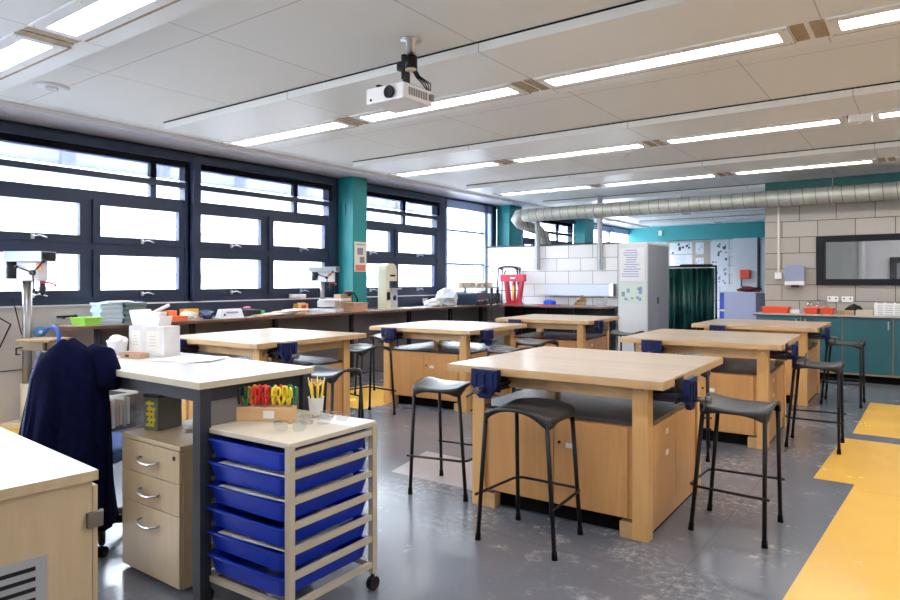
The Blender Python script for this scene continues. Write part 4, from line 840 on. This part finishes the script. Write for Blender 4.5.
t = thing('tool_shelf', 'low dark wire shelf over the black crate carrying wood pieces', 'shelf', (-6.82, 10.00, ZB))
MB().bx(-0.20, 0.55, -0.14, 0.14, 0.30, 0.325).obj('board', mat('shelf_steelblue', (0.16, 0.22, 0.32), 0.4), t); MB().bx(0.52, 0.55, -0.12, -0.09, 0.0, 0.30).bx(0.52, 0.55, 0.09, 0.12, 0.0, 0.30).bx(-0.20, -0.17, 0.10, 0.13, 0, 0.30).obj('leg', M_DKGREY, t)
for k in range(6):
    one('wood_piece', MB().box((0, 0, 0.04), (0.10, 0.07, 0.08), rz=0.4*k), M_MAPLE if k % 2 else M_CARD, ['tan', 'maple'][k % 2]+' coloured wood block on the wire shelf, %s' % ['first of its colour from the left', 'first of its colour from the left', 'second of its colour', 'second of its colour', 'third of its colour', 'third of its colour'][k], 'wood block', (-6.96+0.115*k, 9.94+0.01*k, ZB+0.326), 0, 'wood blocks on the wire shelf')
one('black_case', MB().bx(-0.16, 0.16, -0.09, 0.09, 0, 0.20, bev=0.01), M_BLACK, 'plain black case on the back worktop left of the upturned looking stool', 'case', (-6.86, 10.80, ZB))
# thin wire frame
t = thing('wire_stand', 'tall thin black wire frame stand on the back worktop', 'stand', (-6.76, 10.52, ZB), R(10))
MB().tube([(-0.11, 0, 0), (-0.09, 0, 0.68), (-0.05, 0, 0.71), (0.08, 0, 0.71), (0.10, 0, 0.68), (0.10, 0, 0)], 0.008, 8).obj('hoop', M_BLACK, t); MB().tube([(-0.11, 0.0, 0.02), (-0.11, -0.10, 0.006), (0.10, -0.10, 0.006), (0.10, 0.0, 0.02)], 0.008, 8).obj('foot', M_BLACK, t)
# red press
t = thing('red_press', 'red steel bending press with splayed legs on the back worktop', 'press', (-6.14, 10.44, ZB), 0)
MB().bx(-0.27, 0.23, -0.05, 0.05, 0.42, 0.55, bev=0.008).obj('beam', M_RED, t)
for x0, x1 in ((-0.16, -0.10), (0.16, 0.09)):
    MB().prism([(x1-0.03, 0), (x1+0.03, 0), (x0+0.03, 0.42), (x0-0.03, 0.42)], -0.05, 0.05, 'xz').obj('leg', M_RED, t)
MB().prism([(-0.03, 0), (0.03, 0), (0.02, 0.42), (-0.02, 0.42)], -0.03, 0.03, 'xz').obj('ram', M_RED, t)
MB().bx(-0.14, 0.14, -0.09, 0.09, 0, 0.03).obj('base', M_RED, t); MB().box((0, -0.052, 0.485), (0.10, 0.004, 0.03)).obj('name_plate', M_PAPER, t); MB().tube([(0.02, -0.05, 0.34), (0.03, -0.08, 0.22), (0.02, -0.07, 0.08)], 0.016, 8).obj('handle', M_YEL, t); MB().cyl((-0.20, -0.03, 0.55), (-0.16, -0.03, 0.62), 0.012).obj('lever', M_BLACK, t)
# shelf on the partition
t = thing('wall_shelf', 'long pale shelf fixed low on the white block partition', 'shelf', (-5.08, 10.99, 1.10))
MB().bx(-0.66, 0.66, -0.12, 0.0, 0.0, 0.012).obj('shelf_board', M_DKGREY, t); MB().bx(-0.66, 0.62, -0.125, -0.12, 0.0, 0.20).obj('front_panel', mat('panel_ice', (0.60, 0.66, 0.76), 0.25), t); MB().bx(0.60, 0.67, -0.13, 0.0, 0.0, 0.21).obj('end_bracket', M_STEEL, t)
lump('cloth', 'bright blue cloth on the back worktop', 'cloth', mat('cloth_blue', (0.02, 0.10, 0.65), 0.8), (-5.45, 10.50, ZB), (0.22, 0.18, 0.12), 31, 0.2)
m = MB(); m.tube([(0.25*math.cos(a*0.35)-0.0, 0.08*math.sin(a*0.35), 0.010) for a in range(16)], 0.008, 6); one('air_hose', m, M_RED, 'red hose lying around the blue cloth on the back worktop', 'hose', (-5.45, 10.50, ZB))
for k in range(5):
    one('wood_offcut', MB().box((0, 0, 0.02), (0.20, 0.05, 0.035), rz=0.5*k, ry=0.0), M_MAPLE if k % 2 else M_CARD, ['lowest tan wood stick in the small pile on the back worktop', 'pale wood stick second from the bottom of the small pile', 'tan wood stick in the middle of the small pile', 'pale wood stick near the top of the small pile', 'topmost tan wood stick in the small pile'][k], 'wood offcut', (-4.86+0.012*k, 10.48, ZB+0.0375*k*0.98), 0, 'wood sticks heaped on the back worktop')
t = thing('spray_bottle', 'small clear bottle at the right end of the back worktop', 'bottle', (-4.42, 10.55, ZB)); MB().lathe([(0.03, 0), (0.03, 0.10), (0.012, 0.13), (0.012, 0.15)], n=16).obj('bottle_body', M_GOGGLE, t); MB().bx(-0.02, 0.02, -0.015, 0.015, 0.15, 0.17).obj('cap', M_WHITE, t)
# poster on the column
t = thing('poster', 'cream safety poster with red foot on the teal column', 'poster', (XW+0.301, 7.09, 1.72))
MB().bx(0, 0.003, -0.12, 0.13, -0.22, 0.22).obj('sheet', mat('poster_cream', (0.72, 0.66, 0.56), 0.7), t); MB().bx(0.003, 0.004, -0.10, 0.11, -0.21, -0.12, 0).bx(0.003, 0.004, -0.06, 0.06, 0.03, 0.13, 1).bx(0.003, 0.004, -0.01, 0.09, -0.09, 0.0, 1).bx(0.003, 0.004, -0.09, 0.10, 0.17, 0.19, 2).obj('print', [mat('poster_red', (0.6, 0.16, 0.13), 0.7), mat('poster_grey', (0.2, 0.22, 0.25), 0.7), mat('poster_brown', (0.4, 0.3, 0.25), 0.7)], t)
w = MB(); w.tube([(0, 0, 0), (0.01, 0.03, -0.5), (0, 0.07, -1.0), (0.005, 0.1, -1.35)], 0.006, 6); one('cable', w, M_BLACK, 'black cable running down the side of the teal column', 'cable', (XW+0.15, 6.934, 2.50))
w = MB(); w.tube([(0, 0, 0), (0.01, 0.04, -0.3), (0, 0.05, -0.7), (0.02, 0.2, -1.2)], 0.006, 6); one('cable', w, M_BLACK, 'black cord hanging in front of the corner glazing', 'cord', (XW+0.06, 9.72, 2.65))

# ================================================================ GREY LOCKER, CURTAIN, LILAC BOX
t = thing('steel_locker', 'tall pale grey double door locker with posters on its side', 'locker', (-3.745, 10.5, 0), 0)
hx = 0.235
MB().bx(-hx, hx, -0.5, 0.5, 0.03, 1.965, bev=0.004).bx(-hx+0.03, hx-0.03, -0.45, 0.45, 0, 0.03).obj('body', mat('locker_grey', (0.66, 0.68, 0.70), 0.45), t)
for s in (-1, 1):
    dd = MB().bx(hx, hx+0.016, min(s*0.003, s*0.485), max(s*0.003, s*0.485), 0.06, 1.93, bev=0.002).obj('door', mat('locker_door', (0.27, 0.28, 0.30), 0.45), t)
    if s < 0: MB().bx(hx+0.016, hx+0.03, -0.08, -0.05, 1.00, 1.10).obj('handle', M_BLACK, dd)
def poster(label, loc, w_, h_, base, marks, seed=1, rz=0, nm='poster'):
    t = thing(nm, label, 'poster', loc, rz); rnd = random.Random(seed)
    MB().bx(-w_/2, w_/2, -0.002, 0, -h_/2, h_/2).obj('sheet', base, t); m = MB()
    for k in range(marks):
        if seed % 2: z = h_/2*(0.85-1.7*k/marks); a = w_/2*rnd.uniform(0.45, 0.85); m.bx(-a, a*rnd.uniform(0.6, 1), -0.0035, -0.002, z-h_*0.012, z+h_*0.012)
        else: x = rnd.uniform(-w_*0.4, w_*0.4); z = rnd.uniform(-h_*0.42, h_*0.42); q = w_*rnd.uniform(0.025, 0.07); m.bx(x-q, x+q, -0.0035, -0.002, z-q, z+q*rnd.uniform(0.5, 2))
    m.obj('print', mat('ink_%d' % (seed % 3), [(0.10, 0.12, 0.16), (0.30, 0.34, 0.60), (0.05, 0.07, 0.10)][seed % 3], 0.7), t)
    return t
poster('white notice with blue text on the side of the grey locker', (-3.75, 9.998, 1.62), 0.40, 0.52, M_PAPER, 12, 7)
poster('pale green notice below the white one on the grey locker', (-3.75, 9.998, 1.17), 0.41, 0.28, mat('pale_green', (0.62, 0.75, 0.64), 0.7), 10, 4)
# green curtain / aprons on a rail
t = thing('welding_curtain', 'dark green welding curtain hanging on a black frame', 'curtain', (-3.58, 12.5, 0))
m = MB(); n = 120; A = []; B = []; 
for i in range(n+1):
    u = i/n; x = -0.44+0.88*u; y = 0.03*math.sin(u*47+2*math.sin(u*9))+0.02*math.sin(u*23+1); A.append(m.bm.verts.new((x, y, 0.14))); B.append(m.bm.verts.new((x, y*0.6, 1.60)))
for i in range(n): m.bm.faces.new((A[i], A[i+1], B[i+1], B[i])).smooth = True
co = m.obj('curtain_sheet', mat('curtain_green', (0.003, 0.065, 0.05), 0.3, var=0.75, scale=5, stretch=(2, 2, 0.6)), t); sd = co.modifiers.new('s', 'SOLIDIFY'); sd.thickness = 0.006
m = MB(); m.cyl((-0.46, 0, 0), (-0.46, 0, 1.64), 0.018); m.cyl((0.46, 0, 0), (0.46, 0, 1.64), 0.018); m.cyl((-0.47, 0, 1.63), (0.47, 0, 1.63), 0.018); m.cyl((-0.1, 0.02, 0), (-0.1, 0.02, 1.6), 0.012); m.obj('frame', M_BLACK, t)
m = MB(); m.tube([(-0.15+0.008*k, -0.01+0.03*math.sin(k), 1.655) for k in range(1)]+[(0.40-0.02*k, 0.012*math.sin(k*1.3), 1.648+0.008*math.sin(k*2)) for k in range(30)], 0.02, 6); m.obj('gathered_top', M_BLACK, t)
t = thing('lilac_cabinet', 'lilac box with royal blue edge behind the furthest right workbench', 'cabinet', (-2.45, 11.8, 0))
MB().bx(-0.30, 0.19, -0.28, 0.28, 0.0, 1.18, bev=0.004).obj('body', M_LILAC, t); MB().bx(-0.37, -0.30, -0.28, 0.28, 0.0, 1.17).obj('edge_panel', mat('royal_blue', (0.03, 0.08, 0.60), 0.4), t); MB().bx(0.19, 0.32, -0.25, 0.28, 0, 1.16).obj('side_panel', mat('slate_side', (0.06, 0.07, 0.12), 0.5), t); MB().bx(-0.36, -0.29, -0.30, -0.28, 0.86, 0.89).obj('handle', M_STEEL, t)
lump('cloth_bundle', 'dark red bundle on top of the lilac box', 'bundle', mat('maroon', (0.12, 0.01, 0.02), 0.8), (-2.42, 11.8, 1.18), (0.36, 0.22, 0.10), 41, 0.2)
t = thing('fire_alarm_point', 'red alarm box on the white far wall', 'alarm box', (-3.91, YF-0.251, 1.54)); MB().bx(-0.12, 0.12, -0.10, 0, -0.12, 0.12, bev=0.01).obj('box_body', M_RPL, t); MB().tube([(-0.1, -0.03, -0.12), (-0.1, -0.04, -0.3), (0.02, -0.04, -0.36)], 0.018, 6).obj('lead', M_DKGREY, t)
struct(MB().bx(-3.62, -3.55, YF-0.28, YF-0.25, 0, 2.50).obj('trim_5', M_DKGREY))
t = thing('notice_board', 'tan pinboard on the far block wall', 'notice board', (-5.30, YF-0.002, 1.8)); MB().bx(-0.76, 0.45, -0.03, 0, -0.7, 0.69).obj('board', mat('hessian', (0.50, 0.42, 0.34), 0.9, var=0.2, scale=40), t)
yf = YF-0.034
poster('landscape white poster at the top left of the pinboard', (-5.655, yf, 2.285), 0.62, 0.32, M_PAPER, 7, 2)
poster('landscape white poster with purple drawing, lower left of the pinboard', (-5.655, yf, 1.93), 0.62, 0.34, M_PAPER, 8, 7)
poster('small white poster at the top middle of the pinboard', (-5.145, yf, 2.27), 0.22, 0.33, M_PAPER, 6, 2)
poster('small white poster at the middle of the pinboard under another', (-5.145, yf, 1.88), 0.22, 0.26, M_PAPER, 6, 4)
poster('tall white poster right of the pinboard, upper of the pair', (-4.62, yf, 2.12), 0.46, 0.60, M_PAPER, 14, 2)
poster('tall white poster right of the pinboard, lower of the pair', (-4.62, yf, 1.51), 0.46, 0.60, M_PAPER, 14, 4)
one('alarm_sounder', MB().bx(-0.05, 0.05, -0.06, 0, -0.07, 0.07, bev=0.01), M_WHITE, 'small white box high on the teal band of the far wall', 'alarm', (-6.15, YF-0.261, 2.72))

# ================================================================ TEAL CUPBOARDS ALONG THE BACK WALL
yb = 10.33
lefts = [-2.02, -1.45, -0.945, -0.375, 0.20, 0.775]
labs = ['teal cupboard at the left end under the red trays', 'teal cupboard second from the left under the clear bag', 'teal cupboard right of the wooden strip, nearly whole in view', 'teal cupboard at the right edge of the photo', 'teal cupboard just outside the right edge']
for k in range(4):
    x0, x1 = lefts[k], lefts[k+1]
    t = thing('base_cupboard', labs[k], 'cupboard', ((x0+x1)/2, yb+0.3, 0), 0, 'teal cupboards under the back counter'); h = (x1-x0)/2
    MB().bx(-h, h, -0.28, 0.3, 0.10, 0.868).obj('carcass', M_MAPLE, t); MB().bx(-h, h, -0.22, 0.25, 0.0, 0.10).obj('plinth', M_RUBBER, t)
    d = MB().bx(-h+0.008, h-0.008, -0.30, -0.281, 0.13, 0.862, bev=0.002).obj('door', M_TEALCAB, t)
    hx_ = (-h+0.06) if k == 1 else (h-0.05)
    MB().bx(hx_-0.008, hx_+0.008, -0.325, -0.315, 0.72, 0.83).bx(hx_-0.006, hx_+0.006, -0.32, -0.30, 0.73, 0.74).bx(hx_-0.006, hx_+0.006, -0.32, -0.30, 0.81, 0.82).obj('handle', M_STEEL, d)
t = thing('counter', 'thin grey counter over the teal cupboards', 'counter', (-0.9, 10.63, 0.868)); MB().bx(-1.16, 2.0, -0.33, 0.315, 0, 0.032, bev=0.003).obj('slab', mat('counter_grey', (0.42, 0.38, 0.36), 0.3), t); MB().bx(-1.16, 2.0, -0.335, -0.33, 0, 0.010).obj('lower_edge', M_BLACK, t)
ZC = 0.90
def crate(lab, x, w_, y=10.55):
    t = thing('plastic_crate', lab, 'tray', (x, y, ZC), 0, 'orange trays on the counter'); m = MB(); v = []
    for (a, b, z) in ((w_/2-0.015, 0.13, 0), (w_/2, 0.15, 0.075), (w_/2+0.01, 0.16, 0.08), (w_/2+0.01, 0.16, 0.088), (w_/2-0.012, 0.14, 0.08), (w_/2-0.025, 0.12, 0.006)): v.append([m.bm.verts.new(p) for p in ((a, b, z), (-a, b, z), (-a, -b, z), (a, -b, z))])
    m._skin(v, 0, True, False); m.obj('tray_body', mat('orange_red_plastic', (0.85, 0.10, 0.04), 0.4), t)
crate('orange red tray at the left end of the counter', -1.79, 0.34); crate('orange red tray in the middle of the counter, left of two', -1.335, 0.17); crate('orange red tray in the middle of the counter, right of two', -1.14, 0.15)
m = MB(); m.blob((0, 0, 0.09), (0.28, 0.16, 0.20), 51, 0.15, sub=3); one('plastic_bag', m, M_GOGGLE, 'clear plastic bag behind the orange trays on the counter', 'bag', (-1.30, 10.84, ZC))
one('white_carton', MB().bx(-0.06, 0.06, -0.05, 0.05, 0, 0.05), M_PAPER, 'small white carton between the orange trays', 'carton', (-1.55, 10.55, ZC))
for k, (x, cl, lb) in enumerate(((-0.92, M_CARD, 'tan cardboard tray right of the orange trays'), (-0.70, M_BEIGE, 'beige flat box on the counter left of the white basket'))):
    one('flat_box', MB().bx(-0.10, 0.10, -0.11, 0.11, 0, 0.055+0.01*k, bev=0.004), cl, lb, 'box', (x, 10.55, ZC))
lump('cloth', 'small dark cloth on the beige box', 'cloth', M_BLACK, (-0.86, 10.80, ZC), (0.20, 0.14, 0.15), 61, 0.3)
t = thing('drying_basket', 'white slatted basket of dishes at the right of the counter', 'basket', (-0.42, 10.60, ZC))
m = MB(); m.bx(-0.16, 0.17, -0.14, 0.14, 0, 0.008)
for k in range(5): m.bx(-0.16, 0.17, -0.143, -0.138, 0.02+0.03*k, 0.036+0.03*k); m.bx(-0.16, 0.17, 0.138, 0.143, 0.02+0.03*k, 0.036+0.03*k)
for x in (-0.16, -0.06, 0.05, 0.165): m.bx(x-0.01, x+0.01, -0.146, -0.135, 0, 0.17); m.bx(x-0.01, x+0.01, 0.135, 0.146, 0, 0.17)
m.obj('basket_frame', M_WHITE, t); MB().bx(-0.13, 0.14, -0.11, 0.11, 0.008, 0.13).obj('contents', mat('glass_green', (0.5, 0.6, 0.58), 0.3), t)
for x, lb in ((-1.12, 'white twin socket on the block wall left of the tap point'), (-0.94, 'white twin socket on the block wall right of the other')):
    t = thing('power_socket', lb, 'socket', (x, 10.949, 1.10)); MB().bx(-0.07, 0.07, -0.02, 0, -0.04, 0.04, bev=0.003).obj('plate', M_WHITE, t); MB().bx(-0.05, -0.03, -0.026, -0.02, -0.0, 0.02).bx(0.03, 0.05, -0.026, -0.02, -0.0, 0.02).obj('switch', M_DKGREY, t)
t = thing('towel_dispenser', 'translucent blue grey towel dispenser on the block wall', 'dispenser', (-1.60, 10.949, 1.30))
MB().prism([(-0.125, 0.06), (-0.13, 0.27), (-0.09, 0.30), (0.09, 0.30), (0.13, 0.27), (0.125, 0.06)], -0.13, 0, 'xz').obj('cover', mat('dispenser_blue', (0.24, 0.27, 0.40), 0.3), t); MB().bx(-0.13, 0.13, -0.135, 0, 0.0, 0.06, bev=0.01).obj('base', M_OFFW, t); MB().bx(-0.05, 0.05, -0.09, -0.03, -0.03, 0.0).obj('towel', M_DKGREY, t)
t = thing('conduit', 'vertical cream conduit ending in a switch box on the block wall', 'conduit', (-1.83, 10.949, 1.42)); MB().bx(-0.014, 0.014, -0.022, 0, 0.07, 1.05).obj('trunking', M_CREAM if 0 else mat('conduit_cream', (0.62, 0.57, 0.50), 0.5), t); MB().bx(-0.05, 0.05, -0.04, 0, -0.03, 0.07, bev=0.004).obj('switch_box', M_OFFW, t)
# internal window in the block wall, with the room behind it
root = struct(bpy.data.objects.new('window_10', None)); COL.objects.link(root); root.location = (-0.35, 10.95, 1.66)
fr = MB(); fr.bx(-0.98, -0.875, -0.03, 0.16, -0.36, 0.35); fr.bx(0.82, 0.92, -0.03, 0.16, -0.36, 0.35); fr.bx(-0.875, 0.82, -0.03, 0.16, -0.36, -0.27); fr.bx(-0.875, 0.82, -0.03, 0.16, 0.27, 0.35)
fr.obj('frame', mat('frame_charcoal', (0.012, 0.013, 0.018), 0.5, spec=0.15), root); MB().bx(-0.88, 0.83, 0.06, 0.068, -0.28, 0.28).obj('pane', M_SCREENG, root)
struct(MB().bx(-1.95, XR, 13.6, 13.7, 0, ZR).obj('wall_inner', mat('inner_wall', (0.85, 0.85, 0.90), 0.7)))
struct(MB().bx(-1.95, -1.85, 11.1, 13.6, 0, ZR).obj('wall_side', M_WALLW))
t = thing('inner_cupboard', 'pale tall cupboard seen through the internal window', 'cupboard', (-1.22, 13.2, 0)); MB().bx(-0.45, 0.28, -0.3, 0.3, 0, 2.1).obj('body', mat('pale_grey_cab', (0.72, 0.75, 0.78), 0.5), t); MB().bx(0.28, 0.33, -0.32, 0.3, 0, 2.08).obj('open_door', M_WHITE, t)
t = thing('glazed_screen', 'dark framed screen beyond the internal window with a pale view', 'screen', (-0.12, 13.58, 1.35)); fr = MB(); fr.bx(-0.42, -0.32, -0.03, 0, -0.3, 0.42); fr.bx(-0.42, 0.9, -0.03, 0, 0.32, 0.42); fr.obj('frame', M_DKGREY, t); MB().bx(-0.32, 0.9, -0.015, -0.005, -0.3, 0.32).obj('panel', mat('screen_grey', (0.30, 0.32, 0.36), 0.3), t); MB().bx(0.12, 0.9, -0.02, -0.014, -0.25, 0.28).obj('bright_panel', mat('screen_cream', (0.72, 0.66, 0.55), 0.4), t)
